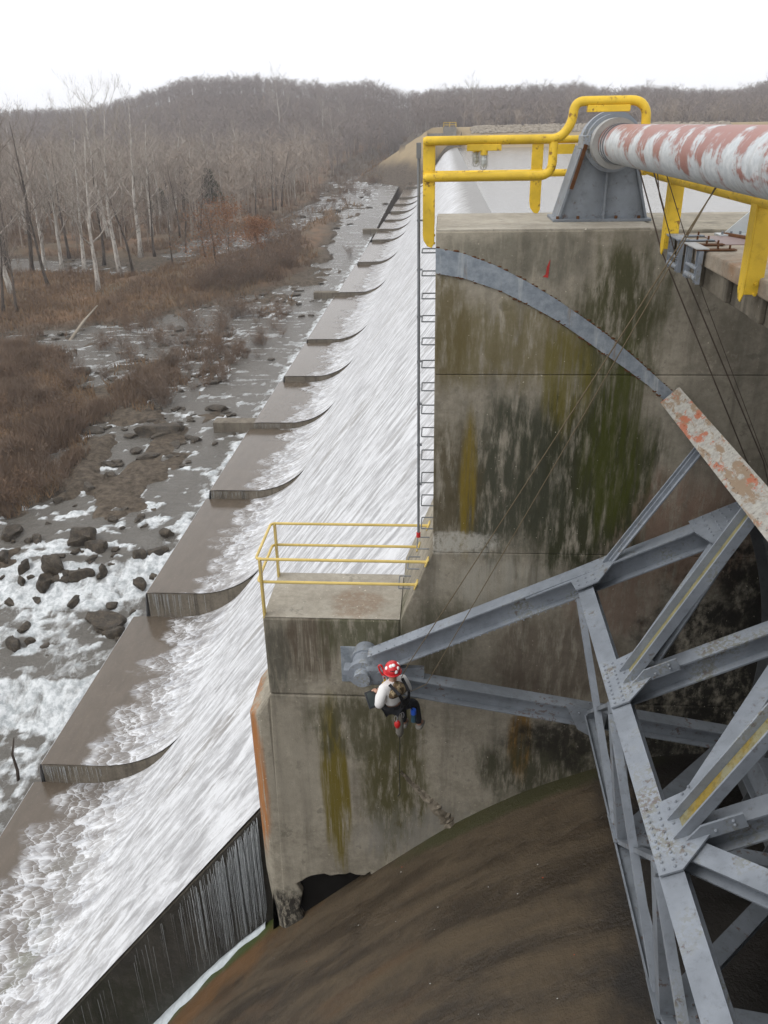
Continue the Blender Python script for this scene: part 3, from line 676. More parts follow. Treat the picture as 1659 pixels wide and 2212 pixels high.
# deck handrail
dh = thing('deck_handrail', (2.62, 8, 0), 'yellow pipe handrail with flat channel posts bolted to the deck edge', 'railing')
MB().tube([(2.62, 11.05, .60), (2.62, -2, .60)], .05, 14).build('rail', M_yel, dh, autos=True)
def dpost(y):
    z0, z1 = -.225, .66; a = .075
    mb = MB()
    # channel: web faces the bay (-X), flanges run back to the deck
    pts = [(y - a, z1), (y + a, z1), (y + a, z0 + .10), (y + a*.4, z0 + .02), (y - a*.3, z0), (y - a, z0 + .07)]
    x = 2.575
    n = len(pts); v = [(x, b, z) for b, z in pts] + [(x + .014, b, z) for b, z in pts]
    mb.add(v, [tuple(range(n)), tuple(range(2*n - 1, n - 1, -1))] + [(i, i + n, (i + 1) % n + n, (i + 1) % n) for i in range(n)])
    mb.box((x + .013, y - a, z0 + .07), (XD + .035, y - a + .014, z1)); mb.box((x + .013, y + a - .014, z0 + .1), (XD + .035, y + a, z1))
    p_ = mb.build('post', M_yel, dh, bevel=.006)
    mb = MB()
    for z in (-.06, -.15): mb.tube([(XD - .03, y - a - .03, z), (XD - .03, y - a + .0, z)], .014, 6)
    mb.build('bolt', M_yel, p_)
for y in (10.33, 7.47, 4.6, 1.7): dpost(y)
# steel roller brackets on the deck edge
for y, lab in ((9.98, 'grey steel roller bracket hung on the deck edge next to the first yellow post'), (9.22, 'grey steel roller bracket hung on the deck edge, with the rusty top plate')):
    B = thing('roller_bracket', (XD, y, -.3), lab, 'bracket', 'roller brackets on the deck edge')
    for s in (-.20, .20):
        MB().channel((XD - .03, y + s, -.008), (XD - .03, y + s, -.34), .10, .045, (-1, 0, 0), .012).build('side_channel', M_grey, B)
    MB().box((XD - .10, y - .25, -.004), (XD + .30, y - .15, .008)).build('strap', M_rust if y < 9.5 else M_greyd, B)
    MB().box((XD - .10, y + .15, -.004), (XD + .30, y + .25, .008)).build('strap', M_rust if y < 9.5 else M_greyd, B)
    MB().box((XD - .11, y - .26, .009), (XD + .02, y + .26, .02)).build('top_plate', M_ring if y < 9.5 else M_grey, B)
    for z, r in ((-.19, .024), (-.29, .030)): MB().tube([(XD - .055, y - .20, z), (XD - .055, y + .20, z)], r, 10).build('roller', M_grey, B, autos=True)
    mb = MB()
    for s in (-.2, .2):
        for x in (XD + .12, XD + .24): mb.tube([(x, y + s, .008), (x, y + s, .045)], .011, 6)
    mb.build('bolt', M_rust, B)
# small white triangular bracket at the back of the deck
wb = thing('rail_stop', (3.4, 10.4, 0), 'small pale triangular steel bracket bolted to the back of the deck', 'bracket')
q = Vector((3.55, 10.25, 0)); M_pale = paint('pale_steel', (.45, .48, .49), (.2, .1, .06), .3, .3)
MB().plate([q + Vector((-.32, .0, 0)), q + Vector((.05, 0, 0)), q + Vector((.05, 0, .34))], .02, (0, 1, 0)).build('gusset', M_pale, wb)
MB().box((q.x + .03, q.y - .08, 0), (q.x + .06, q.y + .1, .36)).build('upright', M_pale, wb)
MB().box((q.x - .38, q.y - .09, -.012), (q.x + .12, q.y + .11, .012)).build('base', M_pale, wb)
mb = MB()
for i in range(5): mb.tube([(q.x - .34 + i*.1, q.y - .06, .01), (q.x - .34 + i*.1, q.y - .06, .045)], .014, 6)
mb.build('bolt', M_greyd, wb)

# ================================================================== TAINTER GATE
gate = thing('tainter_gate', (-1.2, 10.4, -6.5), 'riveted grey steel radial gate with arms and bracing in the bay', 'gate')
RS = 6.24
def arcp(phi, r): return (C0.x + r*math.cos(phi), C0.z + r*math.sin(phi))
phs = [math.radians(a) for a in np.linspace(45, -17, 32)]
GY0, GY1 = -2.0, 10.93
mb = MB(); v = []; f = []
for ph in phs:
    for r in (RS, RS - .014):
        x, z = arcp(ph, r)
        v += [(x, GY0, z), (x, GY1, z)]
for i in range(len(phs) - 1):
    a = i*4; b = a + 4
    f += [(a, a + 1, b + 1, b), (a + 2, b + 2, b + 3, a + 3), (a + 1, a + 3, b + 3, b + 1)]
M_skin = paint('skin_plate_steel', (.10, .105, .11), (.07, .035, .02), .8, .6, .6)
mb.add(v, f).build('skin_plate', M_skin, gate)
for y in np.arange(10.75, -1.5, -.95):
    v = []; f = []
    for i, ph in enumerate(phs):
        for r in (RS - .015, RS - .16):
            x, z = arcp(ph, r); v += [(x, y, z), (x, y - .012, z)]
    for i in range(len(phs) - 1):
        a = i*4; b = a + 4; f += [(a, a + 2, b + 2, b), (a + 1, b + 1, b + 3, a + 3), (a + 2, a + 3, b + 3, b + 2)]
    MB().add(v, f).build('rib', M_skin, gate)
# top edge beam, peeling red primer
g = G('peeling_top_beam'); p = g.pos
n1 = g.noise(g.vec('MULTIPLY', p, (9., 2.2, 2.)), 1., 6., .7, .4); n2 = g.noise(p, 16., 5., .7)
c = g.mix(g.ss(n2, .3, .7), (.27, .26, .24), (.42, .41, .37))
c = g.mix(g.ss(n1, .50, .58, 0., .9), c, (.24, .17, .11)); c = g.mix(g.ss(g.noise(g.vec('ADD', g.vec('MULTIPLY', p, (6, 2.5, 2)), (7, 3, 1)), 1., 6., .7), .54, .60, 0., .9), c, (.36, .12, .065))
g.bump(n2, .5, .01); M_topb = g.fin(c, .7, .3)
pa = math.radians(45.5); rad = Vector((math.cos(pa), 0, math.sin(pa))); tan = Vector((-math.sin(pa), 0, math.cos(pa)))
ctr = Vector((C0.x, 0, C0.z)) + rad*(RS - .13)
def along(c_, y0, y1): return Vector((c_.x, y0, c_.z)), Vector((c_.x, y1, c_.z))
MB().bar(*along(ctr + tan*.005, 10.92, GY0), .31, .03, tan).build('top_beam', M_topb, gate)
MB().bar(*along(ctr - tan*.15 - rad*.13, 10.92, GY0), .02, .28, tan).build('top_beam_web', M_greyd, gate)
mb = MB()
for i in range(40):
    y = 10.7 - i*.12
    for q_ in (-.10, .11):
        if i % 7 < 5: mb.ball(ctr + rad*q_ + tan*.022 + Vector((0, y, 0)), .012, 6, 4)
o = mb.build('rivet_heads', M_topb, gate); o['kind'] = 'stuff'
for s, yy in ((0, 8.55), (1, 8.35)): MB().box((3.02, yy - .05, -2.30), (3.16, yy + .03, -2.17)).build('lug', M_ring, gate)

YA = 10.40
N_ = (2.10, -4.76); Gp = (4.10, -3.74); M_ = (2.37, -7.07); H_ = (4.6, -7.50)
TB = (3.30, -2.42)
FR = [10.40, 7.88, 5.62, 3.30, 1.0]
def P3(q, y): return Vector((q[0], y, q[1]))
M_gate = M_grey; M_gated = M_greyd
g = G('mossy_channel_paint'); p = g.pos; n1 = g.noise(p, 1.7, 5., .6); n2 = g.noise(p, 18., 5., .7)
c = g.mix(g.ss(n1, .40, .55), (.25, .18, .04), (.22, .21, .13)); c = g.mix(g.ss(n2, .45, .65, 0., .7), c, (.13, .10, .03)); g.bump(n2, .7, .01); M_moss = g.fin(c, .9, .2)
M_moss2 = simple('thin_moss_film', (.21, .19, .10), .9, .2, .5, 6.)
upA = Vector((-.45, 0, .89))
T3 = Vector((-1.15, YA, -6.5))
a0 = aY(806, 1428, YA)
MB().ibeam(a0, P3(Gp, YA), .24, .34, upA).build('arm', M_gate, gate)
MB().ibeam(aY(855, 1472, YA), P3(H_, YA), .23, .32, (.17, 0, .98)).build('arm', M_gated, gate)
# cross struts (run the width of the bay)
MB().ibeam(P3(N_, YA + .1) + Vector((0, 0, -.02)), P3(N_, -1.5) + Vector((0, 0, -.02)), .22, .30, upA).build('cross_strut', M_gate, gate)
MB().channel(P3(M_, YA + .1), P3(M_, -1.5), .20, .10, (-.2, 0, .98)).build('cross_strut', M_greyd, gate)
MB().ibeam(P3((4.45, -3.62), YA + .4), P3((4.45, -3.62), -1.5), .22, .5, upA).build('girder', M_gated, gate)
MB().ibeam(P3((4.75, -7.55), YA + .4), P3((4.75, -7.55), -1.5), .22, .5, (.2, 0, .98)).build('girder', M_gated, gate)
for i, y in enumerate(FR):
    if i:
        MB().ibeam(P3(N_, y), P3(Gp, y), .21, .30, upA).build('radial_strut', M_gate, gate)
        MB().ibeam(P3(M_, y), P3(H_, y), .22, .26, (.17, 0, .98)).build('radial_strut', M_gated, gate)
        # inclined channel up to the top beam
        n0, t0 = Vector((N_[0] + .10, y + .02, N_[1] + .17)), Vector((TB[0], y + .02, TB[1] + .05))
        MB().channel(n0, t0, .24, .11, Vector((-.85, 0, .52))).build('top_brace', M_gate, gate)
        if i in (1, 2): MB().bar(n0.lerp(t0, .02) + Vector((-.85, 0, .52))*.024, n0.lerp(t0, .95) + Vector((-.85, 0, .52))*.024, .19, .012, Vector((-.85, 0, .52))).build('moss', M_moss if i == 2 else M_moss2, gate)
        MB().bar((N_[0] - .02, y, N_[1] - .2), (M_[0], y, M_[1] + .1), .16, .20, (0, 1, 0)).build('hanger', M_gated, gate)
        MB().bar((N_[0] - .10, FR[i-1] - .2, N_[1] - .15), (M_[0] - .05, y + .1, M_[1] + .05), .06, .09, (1, 0, 0)).build('tie_bar', M_gate, gate)
        MB().bar((M_[0] - .02, FR[i-1] - .1, M_[1] + .08), (N_[0] - .02, y + .1, N_[1] - .25), .05, .12, (1, 0, 0)).build('tie_bar', M_gated, gate)
    if i + 1 < len(FR):
        MB().ibeam(P3((N_[0] + .12, N_[1] + .06), FR[i+1] + .1), P3((Gp[0] - .05, Gp[1] - .02), y - .05), .21, .24, upA).build('diagonal', M_gate, gate)
        MB().ibeam(P3((M_[0] + .1, M_[1]), FR[i+1] + .1), P3((H_[0] - .1, H_[1]), y - .1), .20, .2, (.17, 0, .98)).build('diagonal', M_gated, gate)
MB().ibeam(P3((N_[0] + .12, N_[1] + .06), FR[2] - .1), P3((Gp[0] - .05, Gp[1] - .02), FR[3] + .05), .21, .24, upA).build('diagonal', M_gate, gate)
MB().angle(aY(1312, 1218, YA), aY(1520, 962, YA), .10, (-.85, -.2, .52), .02).build('top_brace', M_gate, gate)
MB().bar(aY(1318, 1212, YA - .05), aY(1522, 956, YA - .05), .03, .05, (-.85, 0, .52)).build('top_brace', M_gate, gate)
# gusset plates with rivets
def gusset(poly, up, riv, thick=.02, m=M_gate):
    p_ = MB().plate(poly, thick, up).build('gusset_plate', m, gate)
    mb = MB(); nn = Vector(up).normalized()*(thick + .004)
    for q in riv: mb.ball(Vector(q) + nn, .016, 7, 4)
    r_ = mb.build('rivets', m, p_); r_['kind'] = 'stuff'; return p_
dA = (P3(Gp, 0) - P3(N_, 0)).normalized(); eY = Vector((0, 1, 0)); rr_ = random.Random(5)
for i, y in enumerate(FR[:4]):
    o_ = P3(N_, y) + upA*.155 if i else P3(N_, y) + upA*.185
    def L(a, b): return o_ + dA*a*(.72 if i else .9) + eY*b*(.66 if i else 1)
    if i == 0:
        poly = [L(-.95, -.13), L(-.95, .14), L(.55, .14), L(.62, -.02), L(.50, -.14), L(.22, -.42), L(-.14, -.42), L(-.18, -.16)]
        riv = [L(-.9 + .14*k, b) for k in range(11) for b in (-.09, .10)] + [L(a, b) for a in (-.08, .05, .18) for b in (-.22, -.34)]
    else:
        poly = [L(-.15, -.62), L(-.15, .50), L(.12, .55), L(.52, .62), L(.64, .40), L(.72, .0), L(.60, -.2), L(.14, -.62)]
        riv = [L(a, b) for a in (-.08, .06) for b in np.arange(-.55, .5, .115)] + [L(.2 + .11*k, .12 + .09*k + .13*j) for k in range(4) for j in range(3)] + [L(.25 + .11*k, -.08 - .02*k) for k in range(4)] + [L(.22, -.3), L(.22, -.42), L(.34, -.2)]
    gusset(poly, upA, riv, .02)
    # end gusset at the girder
    o2 = P3(Gp, y) + upA*.19
    def L2(a, b): return o2 + dA*a + eY*b
    if i == 0:
        gusset([L2(-.62, .15), L2(-.62, -.2), L2(-.5, -.62), L2(.0, -.62), L2(.12, .15)], upA, [L2(-.56 + .12*k, b) for k in range(6) for b in (.10, .0)] + [L2(-.45 + .13*k, -.15 - .1*j) for k in range(4) for j in range(4)], .024)
        gusset([L2(.16, .2), L2(.16, -.45), L2(.6, -.45), L2(.6, .2)], upA, [L2(.22 + .12*k, .12 - .12*j) for k in range(3) for j in range(5)], .02, M_gated)
    if i:
        a_ = Vector((N_[0] + .05, y - .13, N_[1] + .17))
        gusset([a_, a_ + dA*.62, a_ + dA*.62 + upA*.16, a_ + dA*.25 + upA*.16], (0, -1, 0), [a_ + dA*.35 + upA*.07, a_ + dA*.52 + upA*.07, a_ + dA*.52 + upA*.12], .02)
for i, y in enumerate(FR[:4]):
    o_ = P3(M_, y) + Vector((-.02, 0, .05))
    gusset([o_ + Vector((-.12, -.15, .07)), o_ + Vector((-.12, .3 if i else .12, .07)), o_ + Vector((.45, .3 if i else .12, -.01)), o_ + Vector((.45, -.15, -.01))], (.15, 0, .98), [o_ + Vector((a, b, .066 - a*.14)) for a in (0, .15, .3) for b in (-.08, .05)], .02, M_gated)
    if i == 0:
        gusset([P3((M_[0] - .42, M_[1] + .28), YA - .14), P3((M_[0] + .22, M_[1] + .12), YA - .14), P3((M_[0] + .2, M_[1] - .45), YA - .14), P3((M_[0] - .2, M_[1] - .2), YA - .14)], (0, -1, 0), [P3((M_[0] - .2 + .12*k, M_[1] + .12 - .03*k), YA - .14) for k in range(3)], .02, M_gated)
# trunnion: hub, collar, pin
q = aY(781, 1470, 10.22)
hub = ringY(MB(), q.x, q.z, .0001, .185, 10.46, 11.0).build('trunnion_hub', M_gate, gate, autos=True)
ringY(MB(), q.x, q.z, .0001, .225, 10.36, 10.47).build('collar', M_gate, gate, autos=True)
ringY(MB(), q.x, q.z, .0001, .215, 10.72, 10.80).build('collar', M_gate, gate, autos=True)
ringY(MB(), q.x, q.z, .0001, .128, 10.22, 10.37).build('trunnion_pin', M_gate, gate, autos=True)
MB().box((q.x - .30, 10.42, q.z - .06), (q.x + .30, 10.62, q.z + .04)).build('bearing_flange', M_gate, gate, bevel=.01)
MB().box((q.x + .05, 10.30, q.z - .16), (q.x + .55, 10.60, q.z + .17)).build('yoke', M_gated, gate, bevel=.05)
MB().box((q.x + .52, 10.36, q.z - .15), (q.x + .95, 10.44, q.z + .15)).build('yoke_plate', M_gated, gate)
mb = MB()
for k in range(26):
    for s in (-.09, .09): mb.ball(a0 + (P3(N_, YA) - a0)*((k + .5)/26) + upA*.182 + Vector((0, s, 0)), .011, 6, 4)
for k in range(30): mb.ball(a0 + (P3(N_, YA) - a0)*(k/30) - upA*.155 + Vector((0, -.12, 0)), .011, 6, 4)
o = mb.build('rivet_heads', M_gate, gate); o['kind'] = 'stuff'
# wire hoist ropes from the tube to the back of the gate
M_wire = simple('greasy_wire_rope', (.075, .055, .042), .7, .3, .4, 30.)
for i, (xo, z0, z1) in enumerate(((-.02, .8, -3.1), (.13, .78, -3.0))):
    o = MB().tube([(2.30 + xo, 10.80 - .08*i, z0), (2.72 + xo, 10.80 - .08*i, -.25), (4.25 + xo, 10.80 - .08*i, z1), (5.2, 10.8 - .08*i, -5.2)], .009, 6).build('wire_rope', M_wire)
    tag(o, ('brown wire hoist rope dropping from the tube bearing, nearest the pedestal', 'brown wire hoist rope beside its twin, dropping next to the yellow post')[i], 'rope', 'hoist ropes')

# ================================================================== LAKE, RIVER, GROUND
g = G('lake_water'); p = g.pos
r1 = g.noise(g.vec('MULTIPLY', p, (.5, .9, .5)), 1., 5., .6); r2 = g.noise(p, 3.2, 4., .6)
g.bump(g.math('ADD', g.math('MULTIPLY', r1, 1.), g.math('MULTIPLY', r2, .5)), .35, .12)
M_lake = g.fin((.14, .14, .135), .14, .5)
mb = MB(); mb.add([(CRX - .12, 13.0, ZRES), (420, 13.0, ZRES), (420, YEND + 6, ZRES), (CRX - .12, YEND + .0, ZRES)], [(0, 1, 2, 3)])
mb.add([(5.2, -60, ZRES), (420, -60, ZRES), (420, 12.999, ZRES), (5.2, 12.999, ZRES)], [(0, 1, 2, 3)])
o = mb.build('lake', M_lake, None, True); tag(o, kind='structure')

_zy = [-60, 10, 18, 22.5, 25.4, 27.2, 30.5, 32.0, 34.8, 37, 45, 52, 60, 70, 90, 110, 140, 180, 230, 300, 420, 1200]
_zz = [-24, -22.6, -21.6, -21.1, -20.7, -19.5, -19.2, -18.9, -17.95, -17.75, -17.5, -17.15, -16.8, -16.5, -16.0, -15.5, -14.8, -13.8, -12.7, -12.2, -11.5, -11]
def zr0(Y): return np.interp(Y, _zy, _zz)
def zr(x, Y):
    wob = 3.2*(fbm(x*.22 + 5, Y*.03, 3, 41) - .5) + 1.6*(fbm(x*.8, Y*.1, 2, 43) - .5)
    return zr0(Y + wob*np.clip((60 - Y)/25, 0, 1))
def onriver(px, py):
    r = ray(px, py); lo, hi = 10., 1500.
    for _ in range(50):
        m = (lo + hi)/2
        if EYE + r[2]/r[1]*m > zr0(m): lo = m
        else: hi = m
    return (r[0]/r[1]*lo, lo)
P1 = [onriver(*q) for q in [(-60,610),(0,600),(120,590),(300,600),(400,565),(560,542),(640,505),(720,450),(735,470),(700,560),(640,615),(540,640),(470,655),(300,692),(150,712),(0,722),(-60,725)]]
P2 = [onriver(*q) for q in [(-200,560),(0,560),(220,560),(330,570),(380,530),(540,492),(620,468),(690,432),(705,400),(730,372),(800,355),(870,352)]] + [(-20, 330), (-20, 900), (-900, 900), (-900, 140)]
P3 = [onriver(*q) for q in [(-200,735),(0,745),(100,765),(180,805),(228,900),(205,950),(130,990),(115,1075),(50,1110),(0,1140),(-200,1200)]]
def sdf(poly, x, y):
    P = np.array(poly); d = np.full(x.shape, 1e9); ins = np.zeros(x.shape, bool)
    for i in range(len(P)):
        a = P[i]; b = P[(i + 1) % len(P)]; e = b - a; L = max((e**2).sum(), 1e-9)
        t = np.clip(((x - a[0])*e[0] + (y - a[1])*e[1])/L, 0, 1)
        d = np.minimum(d, np.hypot(x - a[0] - t*e[0], y - a[1] - t*e[1]))
        c1 = (a[1] > y) != (b[1] > y)
        with np.errstate(divide='ignore', invalid='ignore'):
            xi = (b[0] - a[0])*(y - a[1])/(b[1] - a[1] + 1e-12) + a[0]
        ins ^= c1 & (x < xi)
    return np.where(ins, -d, d)
RIDX = [-.8,-.5,-.39,-.32,-.283,-.2,-.13,-.08,-.055,-.03,.02,.08,.14,.18,.215,.26,.31,.34,.5]
RIDZ = [11,11.5,12.9,20.3,26,25.9,21.8,22.5,17.8,16.9,17.7,18.2,19.2,15.5,17,14.8,14.3,18.4,20]
def ground(x, Y):
    x = np.asarray(x, float); Y = np.asarray(Y, float)
    n = fbm(x*.09, Y*.06, 4, 3); n2 = fbm(x*.5, Y*.35, 3, 9); n3 = fbm(x*1.7, Y*1.3, 2, 17)
    dl = np.maximum(-sdf(P2, x, Y), np.maximum(-sdf(P1, x, Y), -sdf(P3, x, Y)))
    dl = dl + (n2 - .5)*3.5
    bars = (n - .50)*2.6 + (n2 - .5)*2.3 + (n3 - .5)*.9 + .05 - .95*sstep(17.5, 11.5, -x)
    bars = np.where(Y < 40, bars - .3*np.clip((40 - Y)/8, 0, 1), bars)
    off = np.where(dl > 0, np.minimum(.12 + dl*.16, .9) + (n2 - .5)*.5 + (n3 - .5)*.2, np.clip(bars, -1.2, .38) + np.clip(dl*.05, -.4, 0))
    z = zr0(Y) * .35 + zr(x, Y)*.65 + off
    rid = np.interp(x/np.maximum(Y, 1), RIDX, RIDZ)*(620/500.) - 11.0
    hill = sstep(230, 620, Y)
    zf = np.where(x < -12, z, -4.0)
    zf = np.where((x >= -12) & (Y < YEND), -24.0, zf)
    zf = np.where((x > 2) & (Y < YEND + 4), -9.0, zf)
    zf = zf*(1 - hill) + rid*hill
    emb = np.minimum(.15, .15 + (x + 3.5)*.62) - np.maximum(0, YEND + 5 - Y)*.45*(x > 2) - np.maximum(0, Y - (YEND + 12))*.30 + (n2 - .5)*.3
    ok = (Y > YEND + .8) | (x > 4.5) 
    emb = np.where((x < -4) & (Y <= YEND + .8), .15 + (x + 3.5)*.62 - (YEND + 1 - Y)*.42, np.where(ok, emb, -30))
    emb = np.where((x < -3.2) & (Y < YEND - 34), -30, emb)
    return np.maximum(zf, emb), emb > zf, dl
ys = [-60.]
while ys[-1] < 1250: ys.append(ys[-1] + (8 if ys[-1] < 8 else np.clip((ys[-1] - 8)*.012 + .22, .22, 14)))
ys = np.array(ys)
xs = [-8.]
while xs[-1] > -900: xs.append(xs[-1] - np.clip((-xs[-1] - 8)*.018 + .22, .22, 20))
xs = np.array(xs[::-1] + list(np.concatenate([[-6, -4.5, -3, -1, 1, 2.5, 4, 6, 9, 13, 18], np.linspace(25, 700, 60)])))
XX, YY = np.meshgrid(xs, ys); ZZ, EM, DL = ground(XX, YY)
def grid_obj(name, X, Y, Z, mat, attrs={}):
    h, w_ = X.shape; v = np.stack([X, Y, Z], -1).reshape(-1, 3).astype(np.float32)
    i = np.arange(h*w_).reshape(h, w_); q = np.stack([i[:-1, :-1], i[:-1, 1:], i[1:, 1:], i[1:, :-1]], -1).reshape(-1, 4)
    me = bpy.data.meshes.new(name); me.vertices.add(len(v)); me.vertices.foreach_set('co', v.ravel())
    me.loops.add(q.size); me.loops.foreach_set('vertex_index', q.ravel().astype(np.int32))
    me.polygons.add(len(q)); me.polygons.foreach_set('loop_start', (np.arange(len(q))*4).astype(np.int32))
    me.polygons.foreach_set('use_smooth', np.ones(len(q), bool)); me.update()
    for k, a in attrs.items():
        at_ = me.attributes.new(k, 'FLOAT', 'POINT'); at_.data.foreach_set('value', a.astype(np.float32).ravel())
    return link(name, me, mat)
g = G('ground_cover'); p = g.pos
n1 = g.noise(p, .35, 6., .65); n2 = g.noise(p, 2.5, 6., .7); n3 = g.noise(p, 11., 4., .7)
rock = g.mix(g.ss(n2, .3, .7), (.045, .036, .027), (.13, .105, .08))
lit = g.mix(g.ss(n1, .35, .65), (.11, .080, .056), (.185, .118, .075)); lit = g.mix(g.ss(n3, .45, .7, 0., .6), lit, (.06, .043, .03))
lit = g.mix(g.ss(g.noise(g.vec('ADD', p, (40, 0, 0)), .12, 4.), .45, .6, 0., .7), lit, (.125, .105, .075))
gr = g.mix(n1, (.24, .185, .11), (.33, .26, .165)); gr = g.mix(g.ss(n2, .5, .7, 0., .5), gr, (.2, .16, .09))
c = g.mix(g.attr('leaf'), rock, lit); c = g.mix(g.attr('grass'), c, gr)
g.bump(g.math('ADD', n2, n3), .6, .12); M_ground = g.fin(c, .95, .15)
leaf = sstep(.3, 2.2, DL); gra = EM.astype(float)*sstep(-9.5, -6.0, ZZ + 2.5*(fbm(XX*.3, YY*.2, 3, 61) - .5))
o = grid_obj('ground', XX, YY, ZZ, M_ground, {'leaf': leaf, 'grass': gra}); tag(o, kind='structure')

# river sheet
ys2 = [9.]
while ys2[-1] < 330: ys2.append(ys2[-1] + np.clip((ys2[-1] - 8)*.006 + .03, .12, 3))
ys2 = np.array(ys2); xs2 = [-11.2]
while xs2[-1] > -120: xs2.append(xs2[-1] - np.clip((-xs2[-1] - 10)*.012 + .07, .09, 2.5))
xs2 = np.array(xs2[::-1]); RX, RY = np.meshgrid(xs2, ys2)
lipx = np.interp(RY, [m[0] for m in MON], [m[1] for m in MON])
RX = np.where(RX > lipx - .1, np.minimum(RX, lipx + .3 + 0*RX), RX)
RZ = zr(RX, RY)
slope = np.abs(np.gradient(RZ, axis=0)/np.gradient(RY, axis=0))
gz, _, _ = ground(RX, RY); depth = RZ - gz
nz1 = fbm(RX*.55, RY*.35, 4, 21); nz2 = fbm(RX*2.2, RY*1.7, 4, 25); nz3 = fbm(RX*6, RY*5, 3, 29)
near = np.clip((62 - RY)/22, 0, 1)
foam = sstep(.09, .34, slope + .14*(nz1 - .5)) * (.38 + .95*nz2)
# tail of white water below each fall
foamb = np.zeros_like(foam); 
tail = 0*foam
for sft in (1, 2, 3, 4.5, 6, 8):
    k = np.searchsorted(ys2, ys2 + sft).clip(0, len(ys2) - 1)
    tail = np.maximum(tail, foam[k]*(1 - sft/10))
foam = np.maximum(foam, tail*sstep(.36, .58, nz2*.6 + nz1*.4))
nzr = fbm(RX*.5 + 3, RY*1.5, 4, 57); riff = sstep(.55, .66, nzr*.6 + nz2*.4)*(.55 + .35*near)
edge = sstep(2.0, .2, lipx - RX)*(.35 + .65*sstep(.4, .55, nz2))
shal = sstep(.22, .02, depth)*sstep(-.12, .02, depth)*sstep(.48, .6, nz2)*.8
streak = sstep(.58, .72, fbm(RX*.35 + RY*.05, RY*2.2, 3, 33))*.5*(1 - near)
foam = np.clip(np.maximum.reduce([foam, riff, edge, shal, streak]), 0, 1)
RZ = RZ + (nz2 - .5)*(.06 + .5*foam*near) + (nz3 - .5)*(.03 + .22*foam*near)
g = G('river_water'); p = g.pos
fo = g.attr('foam'); r1 = g.noise(g.vec('MULTIPLY', p, (.9, 2.2, 1)), 1., 6., .65); r2 = g.noise(p, 7., 5., .7)
fl_ = g.noise(g.vec('MULTIPLY', p, (2.6, 1.1, 1.)), 1., 7., .7, .8)
fm = g.ss(g.math('ADD', fo, g.math('MULTIPLY', g.math('SUBTRACT', g.math('ADD', g.math('MULTIPLY', fl_, .7), g.math('MULTIPLY', r2, .3)), .5), 1.5)), .28, .85)
c = g.mix(fm, g.mix(r1, (.075, .069, .060), (.15, .138, .12)), g.mix(g.ss(g.noise(p, 3.3, 6., .7), .35, .62), (.36, .385, .395), (.68, .70, .71)))
g.bump(g.math('ADD', g.math('MULTIPLY', r1, .5), g.math('MULTIPLY', g.noise(p, 4., 7., .75), .7)), .7, .25)
M_river = g.fin(c, g.ss(fm, 0., .5, .20, .8), .4)
o = grid_obj('river', RX, RY, RZ, M_river, {'foam': foam}); tag(o, kind='structure')

# far abutment with its little railing and riprap
M_farc = concrete('abutment_concrete', (.16, .15, .13), (.27, .25, .22), [], .4)
ab = thing('far_abutment', (1, YEND + 3, -5), 'small concrete abutment block with yellow railing at the far end of the spillway', 'abutment')
MB().box((-.3, YEND + .9, -8), (3.2, YEND + 6, .25)).build('block', M_farc, ab)
MB().box((-7, YEND + .9, -9), (-.31, YEND + 1.5, -1.2)).build('wing_wall', M_farc, ab)
mb = MB(); 
for z in (.8, 1.35):
    mb.tube([(-.2, YEND + 1.2, z), (3.1, YEND + 1.2, z), (3.1, YEND + 5.8, z)], .07, 6); mb.tube([(-.2, YEND + 1.2, z), (-.2, YEND + 5.8, z)], .07, 6)
for x, y in ((-.2, 1.2), (1.4, 1.2), (3.1, 1.2), (-.2, 5.8), (3.1, 5.8)): mb.tube([(x, YEND + y, .2), (x, YEND + y, 1.38)], .07, 6)
mb.build('railing', M_yel, ab)
def rocks_np(seed, n=3):
    bm = bmesh.new(); bmesh.ops.create_icosphere(bm, subdivisions=n, radius=1.)
    r_ = random.Random(seed); ax = [Vector((r_.gauss(0, 1), r_.gauss(0, 1), r_.gauss(0, 1))).normalized() for _ in range(15)]; cut = [r_.uniform(.42, .85) for _ in ax]
    for v in bm.verts:
        for a, c_ in zip(ax, cut):
            dd = v.co.dot(a)
            if dd > c_: v.co -= a*(dd - c_)*.95
        v.co *= 1 + .10*(float(vnoise(np.array([v.co.x*5.3 + seed]), np.array([v.co.y*5.1 + v.co.z*4.3]), seed + 50)[0]) - .5) + .42*(float(vnoise(np.array([v.co.x*2.3 + seed]), np.array([v.co.y*2.3 + v.co.z*1.9]), seed)[0]) - .5)
    me = bpy.data.meshes.new('river_rock'); bm.to_mesh(me); bm.free()
    me.polygons.foreach_set('use_smooth', [True]*len(me.polygons)); me.set_sharp_from_angle(angle=.6); return me
g = G('river_boulder'); p = g.pos; n1 = g.noise(p, 3., 6., .7); n2 = g.noise(p, 14., 4., .7)
c = g.mix(g.ss(n1, .3, .7), (.018, .014, .010), (.070, .053, .036)); c = g.mix(g.ss(n2, .5, .7, 0., .5), c, (.16, .14, .10)); g.bump(g.math('ADD', n1, n2), .8, .06); M_rock = g.fin(c, .6, .35)
RK = [rocks_np(i) for i in range(6)]
for m_ in RK: m_.materials.append(M_rock)
def put_rock(x, y, z, sx, sy, sz, rot, lab, grp, k):
    o = bpy.data.objects.new('river_rock', RK[k % 6]); col.objects.link(o); o.location = (x, y, z); o.scale = (sx, sy, sz); o.rotation_euler = (0, 0, rot); tag(o, lab, 'rock', grp)
rk = random.Random(21)
